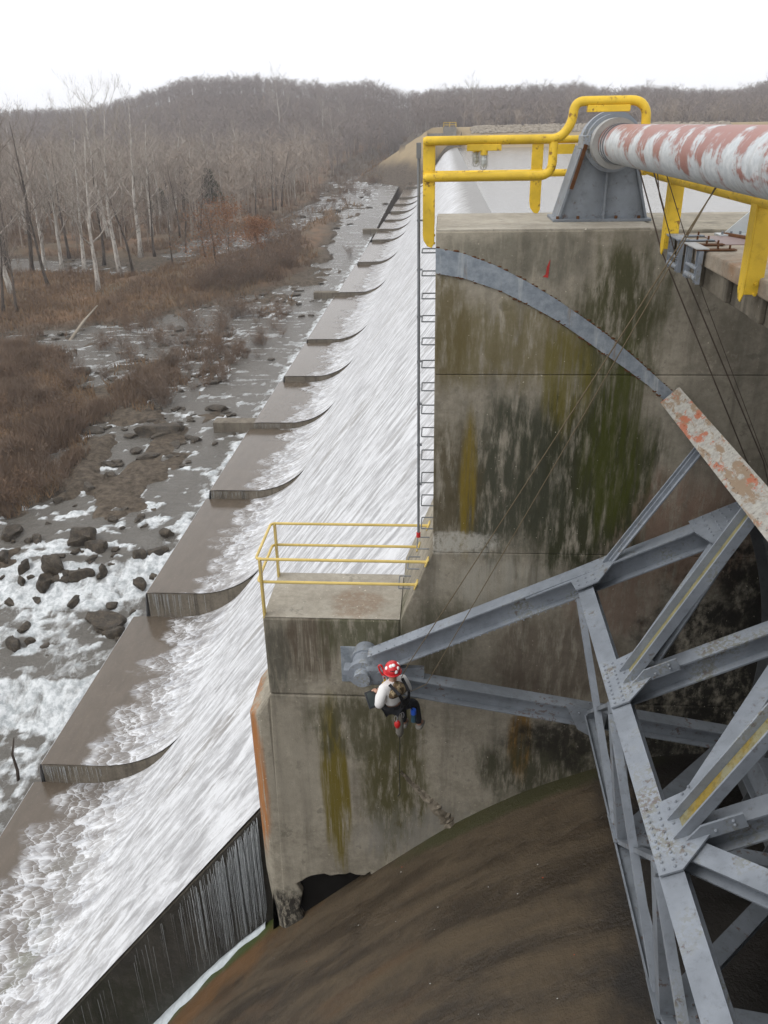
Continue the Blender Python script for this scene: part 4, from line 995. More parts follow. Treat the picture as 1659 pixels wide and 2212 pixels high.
big = [(180,1165,.95,.75),(215,1178,.7,.5),(112,1222,.75,.8),(98,1260,.55,.5),(55,1218,.5,.5),(20,1295,.33,.35),(48,1255,.3,.3),(28,1388,.55,.6),(64,1381,.26,.3),(25,1150,.8,.5),(80,1160,.5,.4),(125,1075,.5,.45),(145,1060,.35,.3),(195,1050,.6,.45),(238,1025,.5,.35),
       (243,1118,.35,.25),(268,1095,.45,.25),(305,1108,.45,.22),(360,1145,.55,.35),(335,1185,.6,.35),(300,1190,.45,.3),(225,1335,.9,.4),(250,1360,.6,.5),(262,1065,.35,.3),(10,1200,.5,.5),(170,1245,.55,.5),(225,1232,.3,.5),(300,1250,.4,.4)]
for i, (px, py, s, h) in enumerate(big):
    x, y = onriver(px, py + 8); z = float(zr(np.array([x]), np.array([y]))[0])
    put_rock(x, y, z + h*.05, s*rk.uniform(.9, 1.5), s*rk.uniform(.6, .9), h*rk.uniform(.8, 1.2), rk.uniform(-3, 3), 'dark brown boulder in the white rapids below the spillway lip', 'boulders in the rapids', i)
for i in range(60):
    px, py = rk.uniform(0, 330), rk.uniform(1000, 1420); x, y = onriver(px, py)
    if x > float(np.interp(y, [m[0] for m in MON], [m[1] for m in MON])) - .5: continue
    z = float(zr(np.array([x]), np.array([y]))[0]); s_ = rk.uniform(.12, .34)
    put_rock(x, y, z, s_*rk.uniform(.9, 2.), s_, s_*rk.uniform(.5, .9), rk.uniform(-3, 3), 'small jagged dark rock poking out of the foaming rapids', 'small rocks in the rapids', i)
cnt = 0; tries = 0
while cnt < 210 and tries < 6000:
    tries += 1
    px, py = rk.uniform(0, 860), rk.uniform(400, 1010); x, y = onriver(px, py)
    lx_ = np.interp(y, [m[0] for m in MON], [m[1] for m in MON])
    if x > lx_ - .9 or y < 36: continue
    gz_, em_, dl_ = ground(np.array([x]), np.array([y])); zw = float(zr(np.array([x]), np.array([y]))[0])
    if dl_[0] > 0 or gz_[0] < zw - .55: continue
    s = rk.uniform(.15, .38)*(1 + y/160)*(2 if rk.random() < .12 else 1); put_rock(x, y, zw + .02, s*rk.uniform(.9, 1.7), s*rk.uniform(.6, 1.), s*rk.uniform(.22, .6), rk.uniform(-3, 3), 'low flat dark rock breaking the shallow river surface', 'flat rocks in the shallows', cnt); cnt += 1
# long grassy rock ledge by the white chute
x, y = onriver(360, 935); put_rock(x, y, zr0(y) + .1, 2.0, 1.0, .75, .25, 'long brown rock ledge beside the white chute in the river', None, 1)
# riprap on the far dike
mb = MB(); v = []; f = []
for i in range(1500):
    x = rk.uniform(7, 75); y = rk.uniform(YEND + 1.5, YEND + 5.2); z = float(ground(np.array([x]), np.array([y]))[0][0]) if i < 0 else .15 - (YEND + 5 - y)*.45
    if z < ZRES - .2: continue
    s = rk.uniform(.25, .6); mb.ball((x, y, max(z, ZRES) + .1), s, 5, 4, (1.2, .8, .7))
o = mb.build('riprap', simple('riprap_stone', (.27, .235, .19), .9, .2, .5, 1.)); tag(o, 'bank of pale riprap stones facing the lake on the far dike', 'stones', None, 'stuff')
# driftwood
M_wood = simple('wet_driftwood', (.05, .038, .03), .8, .2, .4, 9.)
x, y = onriver(38, 1690); z = zr0(y)
o = MB().tube([(x, y, z - .3), (x + .05, y + .1, z + .5), (x - .02, y + .15, z + 1.2), (x + .12, y + .3, z + 1.9)], [.07, .06, .045, .02], 7).build('driftwood_log', M_wood, None, True); tag(o, 'bare dark driftwood log standing in the white foam', 'log')
x, y = onriver(150, 735); z = zr0(y); x2, y2 = onriver(215, 690)
o = MB().tube([(x, y, z - .1), ((x + x2)/2, (y + y2)/2, z + .9), (x2, y2, z + 1.6)], [.16, .13, .06], 7).build('fallen_trunk', simple('pale_dead_wood', (.27, .235, .19), .9, .2, .3, 5.), None, True); tag(o, 'pale fallen trunk leaning on the river bank', 'log')

# ================================================================== TREES AND SHRUBS
def tri_mesh(name, V, F, mat, smooth=False):
    V = np.asarray(V, np.float32); F = np.asarray(F, np.int32); k = F.shape[1]
    me = bpy.data.meshes.new(name); me.vertices.add(len(V)); me.vertices.foreach_set('co', V.ravel())
    me.loops.add(F.size); me.loops.foreach_set('vertex_index', F.ravel()); me.polygons.add(len(F)); me.polygons.foreach_set('loop_start', (np.arange(len(F))*k).astype(np.int32))
    me.update(); me.materials.append(mat); return me
def rot_about(v, ax, a): return Matrix.Rotation(a, 3, ax) @ v
def gen_tree(seed, h=12., r0=.22, lean=.06, nprim=13, start=.35, spread=.9, twig=1.):
    R = random.Random(seed); trunk = MB(); limb = MB(); tw = []
    pts = [Vector((0, 0, -.25))]; d = Vector((R.uniform(-lean, lean), R.uniform(-lean, lean), 1)).normalized(); n = 9
    for i in range(n):
        d = (d + Vector((R.uniform(-.09, .09), R.uniform(-.09, .09), .05))).normalized(); pts.append(pts[-1] + d*(h + .25)/n)
    rad = [r0*(1 - .93*(i/n)**.9) for i in range(n + 1)]; rad[0] *= 1.35
    trunk.tube(pts, rad, 7)
    def at(t):
        q = t*n; i = min(int(q), n - 1); return pts[i].lerp(pts[i+1], q - i), rad[i] + (rad[i+1] - rad[i])*(q - i)
    def branch(p, dr, L, r, lev):
        m = 4 if lev < 2 else 3; P = [p]; dd = dr.copy()
        for i in range(m):
            dd = (dd + Vector((R.uniform(-.25, .25), R.uniform(-.25, .25), R.uniform(-.02, .26)))).normalized(); P.append(P[-1] + dd*L/m)
        if lev < 2: limb.tube(P, [r*(1 - .8*i/m) for i in range(m + 1)], 4 if lev == 0 else 3, False)
        else:
            side = dd.cross(Vector((R.uniform(-1, 1), R.uniform(-1, 1), R.uniform(-1, 1)))).normalized()*r
            for i in range(m): tw.append((P[i] - side*(1 - i/m), P[i] + side*(1 - i/m), P[i+1]))
        if lev < 3:
            k = (6, 5, 4)[lev]
            for j in range(k):
                t = R.uniform(.25, 1.); i = min(int(t*m), m - 1); q = P[i].lerp(P[i+1], t*m - i)
                ax = Vector((R.uniform(-1, 1), R.uniform(-1, 1), R.uniform(-1, 1))).normalized(); nd = rot_about(dd, ax, R.uniform(.35, .95)); nd.z += .18
                branch(q, nd.normalized(), L*R.uniform(.35, .62), max(r*.5, .008*twig), lev + 1)
    for i in range(nprim):
        t = start + (1 - start)*(i + R.random())/nprim; t = min(t, .98); p, r = at(t); a = i*2.4 + R.uniform(-.5, .5)
        dr = Vector((math.cos(a)*spread, math.sin(a)*spread, R.uniform(.35, 1.1))).normalized()
        branch(p, dr, h*R.uniform(.20, .36)*(1.15 - .55*t), r*.55, 0)
    nv = len(limb.v); V = list(limb.v); F = []
    for q in limb.f: F += [(q[0], q[1], q[2]), (q[0], q[2], q[3])] if len(q) == 4 else [q]
    for a, b, c_ in tw: i = len(V); V += [tuple(a), tuple(b), tuple(c_)]; F.append((i, i + 1, i + 2))
    return trunk, V, F, tw
def bark(name, c0, c1, dark=(.07, .055, .045)):
    g = G(name); p = g.pos; n1 = g.noise(g.vec('MULTIPLY', p, (2, 2, .7)), 1.2, 5., .65); c = g.mix(g.ss(n1, .38, .6), c0, c1); c = g.mix(g.ss(g.noise(p, 4., 4.), .58, .68, 0., .7), c, dark); return g.fin(c, .9, .15)
M_syc = bark('sycamore_bark', (.27, .24, .21), (.46, .43, .39)); M_sycb = bark('sycamore_branches', (.25, .22, .185), (.38, .34, .30), (.17, .14, .12))
M_dark = bark('dark_bark', (.055, .045, .036), (.11, .09, .075)); M_darkb = bark('dark_branches', (.17, .14, .115), (.25, .21, .18))
def tmpl(seed, m1, m2, **k):
    t, V, F, _ = gen_tree(seed, **k); me1 = mesh('trunk', t.v, t.f, True); me1.materials.append(m1); return me1, tri_mesh('crown', V, F, m2)
SYC = [tmpl(100 + i, M_syc, M_sycb, h=14., r0=.25, lean=.16, nprim=16, start=.30, spread=1.0) for i in range(4)]
DRK = [tmpl(200 + i, M_dark, M_darkb, h=12., r0=.20, lean=.08, nprim=14, start=.3, spread=.85) for i in range(4)]
tr = random.Random(5)
def put_tree(kind, k, x, y, h, lab, grp, name='bare_tree'):
    t = (SYC if kind == 's' else DRK)[k % 4]; z = float(ground(np.array([x]), np.array([y]))[0][0]); s = h/(14. if kind == 's' else 12.)
    e = thing(name, (x, y, z), lab, 'tree', grp); e.rotation_euler = (0, 0, tr.uniform(0, 6.28)); e.scale = (s, s, s)
    for nm, me in zip(('trunk', 'crown'), t):
        c_ = bpy.data.objects.new(nm, me); col.objects.link(c_); c_.parent = e
whites = [(215,648,330),(262,602,262),(182,590,310),(130,585,300),(305,560,255),(95,570,300),(30,650,270),(240,530,250),(350,490,310),(5,560,280),(60,520,300),(160,500,270),(420,455,330),(455,440,300),(500,400,300),(525,380,285),(610,350,228),(575,395,300),(545,420,330),(640,380,300),(700,350,262),(745,345,275),(660,372,290),(380,470,290),(330,520,300),(590,440,345),(555,445,350),(720,365,285),(480,430,310)]
for i, (px, py, tp_) in enumerate(whites):
    x, y = onriver(px, py); h = (py - tp_)/1780.*y*.97
    put_tree('s', i, x, y, max(6., h), 'tall bare white-barked tree on the river bank', 'white-barked trees along the river')
for i, (px, py, tp_) in enumerate([(70,592,215),(110,640,330),(20,600,200),(150,560,300),(290,600,330),(400,545,380),(460,520,400),(375,585,440),(445,570,430),(495,555,450),(40,690,420),(335,560,330),(10,690,380),(225,575,300)]):
    x, y = onriver(px, py); put_tree('d', i, x, y, (py - tp_)/1780.*y*.82, 'dark-trunked bare tree standing in brown leaf litter', 'dark bare trees on the bank')
for i, (x, y, h) in enumerate([(10.5, 330, 17), (-13, 330, 14), (-2, 345, 13)]): put_tree('s', i, x, y, h, 'bare white-barked tree against the wooded hill beyond the lake dike', 'white trees beyond the dike')
for i in range(110):
    px, py = tr.uniform(0, 860), tr.uniform(345, 520); x, y = onriver(px, py)
    if ground(np.array([x]), np.array([y]))[2][0] < 1.5 or x > -24: continue
    put_tree('s' if tr.random() < .25 else 'd', i, x, y, tr.uniform(7, 11), 'slender bare tree in the wood behind the river', 'bare trees in the riverside wood')
# oak keeping its orange leaves, and two green cedars
def leafy(seed, h, rad, n, size, low=.35):
    R = random.Random(seed); V = []; F = []; cl = [Vector((R.gauss(0, .42)*rad, R.gauss(0, .42)*rad, h*R.uniform(low, 1))) for _ in range(34)]
    for _ in range(n):
        c_ = R.choice(cl); k = (1.1 - c_.z/h)
        q = c_ + Vector((R.gauss(0, .22), R.gauss(0, .22), R.gauss(0, .16)))*rad*.8
        a = Vector((R.gauss(0, 1), R.gauss(0, 1), R.gauss(0, 1))).normalized()*size; b = a.cross(Vector((R.gauss(0, 1), R.gauss(0, 1), R.gauss(0, 1)))).normalized()*size*.6
        i = len(V); V += [tuple(q - a), tuple(q + b), tuple(q + a)]; F.append((i, i + 1, i + 2))
    return V, F
def conifer(seed, h, rad, n, size):
    R = random.Random(seed); V = []; F = []
    for _ in range(n):
        t = R.random()**.8; a = R.uniform(0, 6.283); rr = rad*(1 - t*.85)*(.7 + .3*math.sin(a*5 + t*13))*R.random()**.45
        q = Vector((rr*math.cos(a), rr*math.sin(a), .06*h + t*h*.94)); d = Vector((math.cos(a)*.5, math.sin(a)*.5, R.uniform(.2, 1)))*size; b = Vector((R.gauss(0, 1), R.gauss(0, 1), R.gauss(0, 1))).normalized()*size*.3
        i = len(V); V += [tuple(q - b), tuple(q + b), tuple(q + d)]; F.append((i, i + 1, i + 2))
    return V, F
M_oak = simple('dry_oak_leaves', (.20, .095, .045), .9, .2, .45, 2.); M_ced = simple('cedar_foliage', (.055, .065, .028), .9, .2, .5, 1.2)
for i, (px, py, tp_, lab) in enumerate([(470,590,455,'bare oak keeping its dry orange leaves beside the river channel'),(560,560,490,'small shrub-like oak with dry orange leaves by the river channel')]):
    x, y = onriver(px, py); h = (py - tp_)/1780.*y; z = float(ground(np.array([x]), np.array([y]))[0][0]); e = thing('leafy_oak', (x, y, z), lab, 'tree')
    t, V, F, _ = gen_tree(300 + i, h=h, r0=.16, start=.25, nprim=10); e_t = bpy.data.objects.new('trunk', mesh('trunk', t.v, t.f, True)); e_t.data.materials.append(M_dark); col.objects.link(e_t); e_t.parent = e
    e_t = bpy.data.objects.new('branches', tri_mesh('branches', V, F, M_darkb)); col.objects.link(e_t); e_t.parent = e
    V, F = leafy(5 + i, h*.95, h*.55, 2600, .16, .3); e_t = bpy.data.objects.new('crown', tri_mesh('crown', V, F, M_oak)); col.objects.link(e_t); e_t.parent = e
for i, (px, py, tp_, r_, lab) in enumerate([(455,448,385,3.6,'bushy dark green cedar at the edge of the riverside wood'),(395,450,392,3.2,'smaller dull green cedar beside the bushy one'),(350,470,425,2.5,'low green cedar half hidden among grey trunks')]):
    x, y = onriver(px, py); h = (py - tp_)/1780.*y; z = float(ground(np.array([x]), np.array([y]))[0][0]); e = thing('cedar_tree', (x, y, z), lab, 'tree')
    t_ = bpy.data.objects.new('trunk', mesh('trunk', *(lambda m: (m.v, m.f))(MB().tube([(0, 0, -.2), (0, 0, h*.8)], .14, 6, True, .03)))); t_.data.materials.append(M_dark); col.objects.link(t_); t_.parent = e
    V, F = conifer(9 + i, h, r_, 5200, .55); t_ = bpy.data.objects.new('crown', tri_mesh('crown', V, F, M_ced)); col.objects.link(t_); t_.parent = e
# shrubs
def shrub(seed, h=2., n=34, leaves=0):
    R = random.Random(seed); V = []; F = []; L = []
    def seg(a, b, r):
        s = (b - a).cross(Vector((R.gauss(0, 1), R.gauss(0, 1), R.gauss(0, 1)))).normalized()*r; i = len(V); V.extend([tuple(a - s), tuple(a + s), tuple(b)]); F.append((i, i + 1, i + 2))
    for _ in range(n):
        p = Vector((R.gauss(0, .12), R.gauss(0, .12), -.1))*h*.8; d = Vector((R.gauss(0, .42), R.gauss(0, .42), 1)).normalized(); Ls = h*R.uniform(.55, 1.)
        for i in range(4):
            q = p + d*Ls/4; seg(p, q, .016*(1 - .18*i)*h/2); d = (d + Vector((R.gauss(0, .16), R.gauss(0, .16), .05))).normalized()
            for _k in range(3 if i else 1):
                dd = (d + Vector((R.gauss(0, .5), R.gauss(0, .5), R.gauss(0, .3)))).normalized(); e = q + dd*h*R.uniform(.10, .28); seg(q, e, .008*h/2)
                if leaves and R.random() < leaves: L.append(e)
            p = q
    LV = []; LF = []
    for e in L:
        for _k in range(3):
            a = Vector((R.gauss(0, 1), R.gauss(0, 1), R.gauss(0, 1)))*.035*h/2*1.4; b = Vector((R.gauss(0, 1), R.gauss(0, 1), R.gauss(0, 1)))*.03*h/2*1.4; q = e + Vector((R.gauss(0, .05), R.gauss(0, .05), R.gauss(0, .05)))*h/2; i = len(LV); LV += [tuple(q), tuple(q + a), tuple(q + b)]; LF.append((i, i + 1, i + 2))
    return V, F, LV, LF
M_twig = simple('brown_twigs', (.16, .120, .092), .9, .15, .35, 1.5); M_twig2 = simple('red_brown_twigs', (.16, .112, .082), .9, .15, .35, 1.); M_sl = simple('dry_shrub_leaves', (.165, .105, .065), .9, .15, .45, 2.)
SH = []
for i in range(6):
    V, F, LV, LF = shrub(400 + i, 2., 40, 0 if i < 3 else .22); SH.append((tri_mesh('stems', V, F, M_twig if i < 3 else M_twig2), tri_mesh('leaves', LV, LF, M_sl) if LF else None))
sr = random.Random(77)
def put_shrub(k, x, y, h, lab, grp):
    z = float(ground(np.array([x]), np.array([y]))[0][0]); z = max(z, float(zr0(y)) - .05); e = thing('shrub', (x, y, z), lab, 'shrub', grp); s = h/2.; e.scale = (s*sr.uniform(.9, 1.3), s*sr.uniform(.9, 1.3), s); e.rotation_euler = (0, 0, sr.uniform(0, 6.28))
    for nm, me in zip(('stems', 'leaves'), SH[k]):
        if me: c_ = bpy.data.objects.new(nm, me); col.objects.link(c_); c_.parent = e
def inpoly(P, px, py):
    c_ = False
    for i in range(len(P)):
        a, b = P[i], P[(i + 1) % len(P)]
        if (a[1] > py) != (b[1] > py) and px < (b[0] - a[0])*(py - a[1])/(b[1] - a[1]) + a[0]: c_ = not c_
    return c_
def scatter(poly, n, hmin, hmax, ks, lab, grp):
    c_ = 0; t_ = 0; xs_ = [q[0] for q in poly]; ys_ = [q[1] for q in poly]
    while c_ < n and t_ < n*30:
        t_ += 1; px, py = sr.uniform(min(xs_), max(xs_)), sr.uniform(min(ys_), max(ys_))
        if not inpoly(poly, px, py): continue
        x, y = onriver(px, py)
        if ground(np.array([x]), np.array([y]))[1][0]: continue
        put_shrub(sr.choice(ks), x, y, sr.uniform(hmin, hmax), lab, grp); c_ += 1
scatter([(420,640),(470,600),(540,545),(640,515),(670,560),(640,605),(540,630),(450,655)], 62, 1.8, 3.4, [0,1,2,4], 'dense reddish brown shrub thicket on the river island', 'shrubs on the river island')
scatter([(0,745),(100,770),(180,810),(225,900),(200,940),(130,980),(110,1070),(40,1100),(0,1120)], 58, .8, 2.1, [0,1,2,3,4,5], 'tangled brown shrub with dry leaves on the rocky bank below the wood', 'shrubs on the near bank')
scatter([(220,690),(420,680),(560,660),(640,640),(610,740),(480,830),(390,890),(250,880),(215,780)], 112, .7, 2.0, [0,1,2,4], 'small leafless brown shrub rooted on a bar in the shallows', 'shrubs in the shallows')
scatter([(300,480),(450,470),(620,420),(800,370),(850,390),(800,440),(700,470),(560,520),(420,560)], 70, 1., 2.4, [0,1,2,4], 'low leafless shrub by the winding river channel', 'shrubs by the channel')
scatter([(720,365),(860,346),(892,368),(860,395),(800,425),(730,420)], 46, 1., 2.6, [0,1,2,4], 'low scrubby shrub on the gravel near the far end of the spillway', 'scrub near the far end wall')
for px, py, h in [(360,868,3.0),(345,860,2.2),(757,552,2.0),(480,690,2.4),(505,685,1.8),(130,1060,1.8),(95,1075,2.2)]:
    x, y = onriver(px, py); put_shrub(1, x, y, h, 'upright many-stemmed leafless shrub standing alone in the river', 'lone shrubs in the river')

# wooded hills as one mass
M_wood2 = simple('bare_wood_mass', (.215, .183, .165), .95, .1, .35, .035)
def wood_tmpl(seed):
    R = random.Random(seed); V = []; F = []
    def seg(a, b, r):
        s = (b - a).cross(Vector((R.gauss(0, 1), R.gauss(0, 1), .2*R.gauss(0, 1)))).normalized()*r; i = len(V); V.extend([tuple(a - s), tuple(a + s), tuple(b)]); F.append((i, i + 1, i + 2))
    top = Vector((R.gauss(0, .03), R.gauss(0, .03), 1))
    seg(Vector((0, 0, -.05)), top, .014); seg(Vector((.004, 0, -.05)), top*.9, .014)
    for _ in range(13):
        p = top*R.uniform(.3, .85); a = R.uniform(0, 6.283); q = p + Vector((math.cos(a)*.16, math.sin(a)*.16, R.uniform(.10, .24))); seg(p, q, .006)
        for _k in range(5):
            t = p.lerp(q, R.uniform(.3, 1)); u = t + Vector((R.gauss(0, .07), R.gauss(0, .07), R.uniform(.03, .15))); seg(t, u, .0042)
    return np.array(V, np.float32), np.array(F, np.int32)
WT = [wood_tmpl(i) for i in range(6)]
Vs = []; Fs = []; off = 0; N = 17000; wr = np.random.default_rng(4)
t = wr.random(N); yy = 118 + (640 - 118)*t**.85; ro = wr.uniform(-.60, .38, N); xx = ro*yy
zz, em, dl = ground(xx, yy)
keep = (~em) & (((xx < -22) & (dl > 1.2)) | (yy > 262)) & ~((yy < 300) & (xx > -30) & (xx < 4.)) 
xx, yy, zz = xx[keep], yy[keep], zz[keep]; hh = wr.uniform(5.5, 11., len(xx))*(1 + .25*(wr.random(len(xx)) > .96)); aa = wr.uniform(0, 6.283, len(xx)); kk = wr.integers(0, 6, len(xx))
def wood(name, sel, mat, lab):
    Vs = []; Fs = []; off = 0
    for k in range(6):
        V, F = WT[k]; s = (kk == k) & sel; n = int(s.sum()); ca, sa = np.cos(aa[s])[:, None], np.sin(aa[s])[:, None]
        W = np.empty((n, len(V), 3), np.float32); W[..., 0] = (V[:, 0]*ca - V[:, 1]*sa)*hh[s][:, None]*1.15 + xx[s][:, None]; W[..., 1] = (V[:, 0]*sa + V[:, 1]*ca)*hh[s][:, None]*1.15 + yy[s][:, None]; W[..., 2] = V[:, 2]*hh[s][:, None] + zz[s][:, None]
        Vs.append(W.reshape(-1, 3)); Fs.append((F[None] + (np.arange(n)*len(V))[:, None, None] + off).reshape(-1, 3)); off += n*len(V)
    o = link(name, tri_mesh(name, np.concatenate(Vs), np.concatenate(Fs), mat), None); tag(o, lab, 'wood', None, 'stuff')
nearw = yy + 14*wr.normal(size=len(yy)) < 285
wood('hill_wood', ~nearw, M_wood2, 'leafless grey-brown wood covering the hills')
wood('riverside_wood', nearw & (wr.random(len(yy)) < .5), simple('pale_tan_branches', (.29, .245, .205), .95, .1, .35, .12), 'pale tan leafless wood along the far river bank')
# dry grass and litter stalks on the banks
V = []; F = []; gr_ = random.Random(8)
for poly, n in (([(0,605),(300,600),(420,570),(640,510),(690,560),(540,640),(300,690),(0,720)], 9000), ([(0,745),(180,805),(228,900),(120,1075),(0,1140)], 6000), ([(230,700),(560,660),(640,640),(600,760),(480,840),(300,900),(230,860)], 4500), ([(300,540),(560,500),(700,440),(820,350),(860,360),(760,470),(500,560)], 4000)):
    c_ = 0; xs_ = [q[0] for q in poly]; ys_ = [q[1] for q in poly]; pts = []
    while len(pts) < n:
        px, py = gr_.uniform(min(xs_), max(xs_)), gr_.uniform(min(ys_), max(ys_))
        if inpoly(poly, px, py): pts.append(onriver(px, py))
    P_ = np.array(pts); z_, _, _ = ground(P_[:, 0], P_[:, 1]); z_ = z_
    for (x, y), z in zip(pts, z_):
        if z < zr0(y) + .02: continue
        h = gr_.uniform(.12, .5)*(1 + y/150); a = gr_.uniform(0, 6.28); w0 = .02*(1 + y/60); i = len(V); V += [(x - w0*math.cos(a), y - w0*math.sin(a), z - .03), (x + w0*math.cos(a), y + w0*math.sin(a), z - .03), (x + gr_.gauss(0, .3)*h, y + gr_.gauss(0, .3)*h, z + h)]; F.append((i, i + 1, i + 2))
UV_ = []; UF = []
for poly, n, hm in (([(-40,560),(120,580),(300,590),(420,575),(640,515),(700,560),(620,620),(560,650),(600,740),(480,820),(380,860),(250,900),(215,960),(120,1080),(-40,1150)], 26000, 1.3), ([(120,470),(400,430),(640,400),(780,350),(860,350),(760,440),(640,480),(420,530),(300,560),(0,560),(0,500)], 12000, 1.8), ([(0,740),(110,765),(190,810),(230,900),(205,950),(125,1075),(0,1130)], 12000, 1.5)):
    xs_ = [q[0] for q in poly]; ys_ = [q[1] for q in poly]; pts = []
    while len(pts) < n:
        px, py = gr_.uniform(min(xs_), max(xs_)), gr_.uniform(min(ys_), max(ys_))
        if inpoly(poly, px, py): pts.append(onriver(px, py))
    P_ = np.array(pts); z_, em_, dl_ = ground(P_[:, 0], P_[:, 1]); cl_ = fbm(P_[:, 0]*.35, P_[:, 1]*.22, 3, 71); wz = zr0(P_[:, 1])
    for (x, y), z, c_, w_ in zip(pts, z_, cl_, wz):
        if z < w_ - .02 or c_ < .44: continue
        h = gr_.uniform(.35, 1.)*hm*(c_*2.2 - .6); a = gr_.uniform(0, 6.28); w0 = .012*(1 + y/70)
        for k in range(2):
            i = len(UV_); dx, dy = gr_.gauss(0, .28)*h, gr_.gauss(0, .28)*h
            UV_ += [(x - w0*math.cos(a), y - w0*math.sin(a), z - .03), (x + w0*math.cos(a), y + w0*math.sin(a), z - .03), (x + dx, y + dy, z + h)]; UF.append((i, i + 1, i + 2))
            i = len(UV_); UV_ += [(x + dx*.5 - w0*.5, y + dy*.5, z + h*.5), (x + dx*.5 + w0*.5, y + dy*.5, z + h*.5), (x + dx*.5 + gr_.gauss(0, .2)*h, y + dy*.5 + gr_.gauss(0, .2)*h, z + h*gr_.uniform(.7, 1.))]; UF.append((i, i + 1, i + 2))
o = link('undergrowth', tri_mesh('undergrowth', UV_, UF, simple('undergrowth_stems', (.165, .118, .085), .95, .1, .45, .5)), None); tag(o, 'leafless brown undergrowth covering the river banks and bars', 'undergrowth', None, 'stuff')
o = link('dry_grass', tri_mesh('dry_grass', V, F, simple('dry_grass', (.21, .14, .085), .95, .1, .45, .6)), None); tag(o, 'dry brown grass and litter on the river banks', 'grass', None, 'stuff')

# ================================================================== ROPE-ACCESS WORKER
H = aY(848, 1450, 9.80); zv = Vector((0, 0, 1)); Rv = Vector((.73, .68, 0)).normalized(); Fv = Vector((-.68, .73, 0)).normalized()
M_skin_ = simple('skin', (.42, .24, .17), .6, .3, .1); M_white = simple('white_shirt', (.72, .71, .70), .9, .2, .08, 12.); M_pants = simple('dark_trousers', (.025, .026, .03), .9, .2, .3, 12.)
g = G('camouflage_vest'); n1 = g.noise(g.pos, 14., 3., .6); n2 = g.noise(g.vec('ADD', g.pos, (3, 3, 3)), 20., 2., .5)
c = g.mix(g.ss(n1, .46, .52), (.09, .06, .035), (.27, .21, .13)); c = g.mix(g.ss(n2, .56, .60), c, (.05, .045, .025)); M_camo = g.fin(c, .95, .15)
M_harn = simple('black_webbing', (.018, .018, .02), .8, .3, .3); M_hel = simple('red_helmet', (.55, .025, .03), .3, .5, .12, 8.); M_wh = simple('white_sticker', (.8, .8, .8), .5, .4, .05)
def skin(name, nodes, edges, mat, parent, roots=(0,), sub=2):
    me = bpy.data.meshes.new(name); me.from_pydata([tuple(n[0]) for n in nodes], edges, []); o = link(name, me, mat, parent)
    md = o.modifiers.new('skin', 'SKIN'); md.use_smooth_shade = True
    for i, n in enumerate(nodes):
        sv = me.skin_vertices[0].data[i]; sv.radius = (n[1], n[1]) if not isinstance(n[1], tuple) else n[1]; sv.use_root = i in roots
    s = o.modifiers.new('sub', 'SUBSURF'); s.levels = sub; s.render_levels = sub; return o
per = thing('person', H - zv*1.0, 'rope-access worker in red helmet, white sleeves and camouflage vest hanging by the trunnion', 'person')
pel = H - zv*.62 + Fv*.02; wai = H - zv*.47; che = H - zv*.30 - Fv*.01; nek = H - zv*.15; hd = H - zv*.02
Ls = che - Rv*.19 + zv*.07; Rs = che + Rv*.19 + zv*.07
Le = Ls - zv*.26 - Rv*.10 - Fv*.02; Lw = Le + Vector((-.03, .20, .12)); Re = Rs - zv*.26 + Rv*.09 - Fv*.03; Rw = Re + Fv*.22 + zv*.06 - Rv*.06
hipL = pel - Vector((.085, -.02, .03)); hipR = pel + Vector((.085, 0.02, -.03))
knL = hipL + Vector((.20, .34, -.16)); knR = hipR + Vector((.24, .30, -.16)); anL = knL + Vector((.04, -.06, -.38)); anR = knR + Vector((.06, -.04, -.38)); toL = anL + Vector((.03, .15, -.06)); toR = anR + Vector((.05, .15, -.06))
nodes = [(pel, .115), (wai, .11), (che, .12), (nek, .05), (hd - zv*.05, .07), (hd + zv*.04, .088), (Ls, .055), (Le, .042), (Lw, .028), (Rs, .055), (Re, .042), (Rw, .028), (hipL, .08), (knL, .055), (anL, .04), (toL, .035), (hipR, .08), (knR, .055), (anR, .04), (toR, .035)]
edges = [(0,1),(1,2),(2,3),(3,4),(4,5),(2,6),(6,7),(7,8),(2,9),(9,10),(10,11),(0,12),(12,13),(13,14),(14,15),(0,16),(16,17),(17,18),(18,19)]
roots = [0]
for wst, sg in ((Lw, 1), (Rw, -1)):
    pm = wst + Fv*.075; b = len(nodes); nodes += [(wst + Fv*.005, .026), (pm, (.036, .018))]; edges.append((b, b + 1)); roots.append(b)
    for k, ln in enumerate((.062, .075, .080, .072)):
        bq = pm + Rv*(-.030 + .02*k) - Fv*.01; b = len(nodes); nodes += [(bq, .0095), (bq + Fv*ln*.5 - zv*.006, .0088), (bq + Fv*ln*.8 - zv*.03, .0075)]; edges += [(b, b + 1), (b + 1, b + 2)]; roots.append(b)
    b = len(nodes); bq = wst + Fv*.035 + Rv*.028*sg; nodes += [(bq, .011), (bq + Rv*.030*sg + Fv*.025, .010), (bq + Rv*.038*sg + Fv*.055 - zv*.01, .008)]; edges += [(b, b + 1), (b + 1, b + 2)]; roots.append(b)
skin('body', nodes, edges, M_skin_, per, roots)
skin('shirt', [(pel + zv*.03, (.155, .125)), (wai, (.150, .120)), (che, (.165, .125)), (nek - zv*.0, .066), (Ls + zv*.0, .088), (Ls.lerp(Le, .5) - Rv*.01, .085), (Le, .074), (Lw - Fv*.01, .042), (Rs, .088), (Rs.lerp(Re, .5), .083), (Re, .074), (Rw - Fv*.01, .042)], [(0,1),(1,2),(2,3),(2,4),(4,5),(5,6),(6,7),(2,8),(8,9),(9,10),(10,11)], M_white, per)
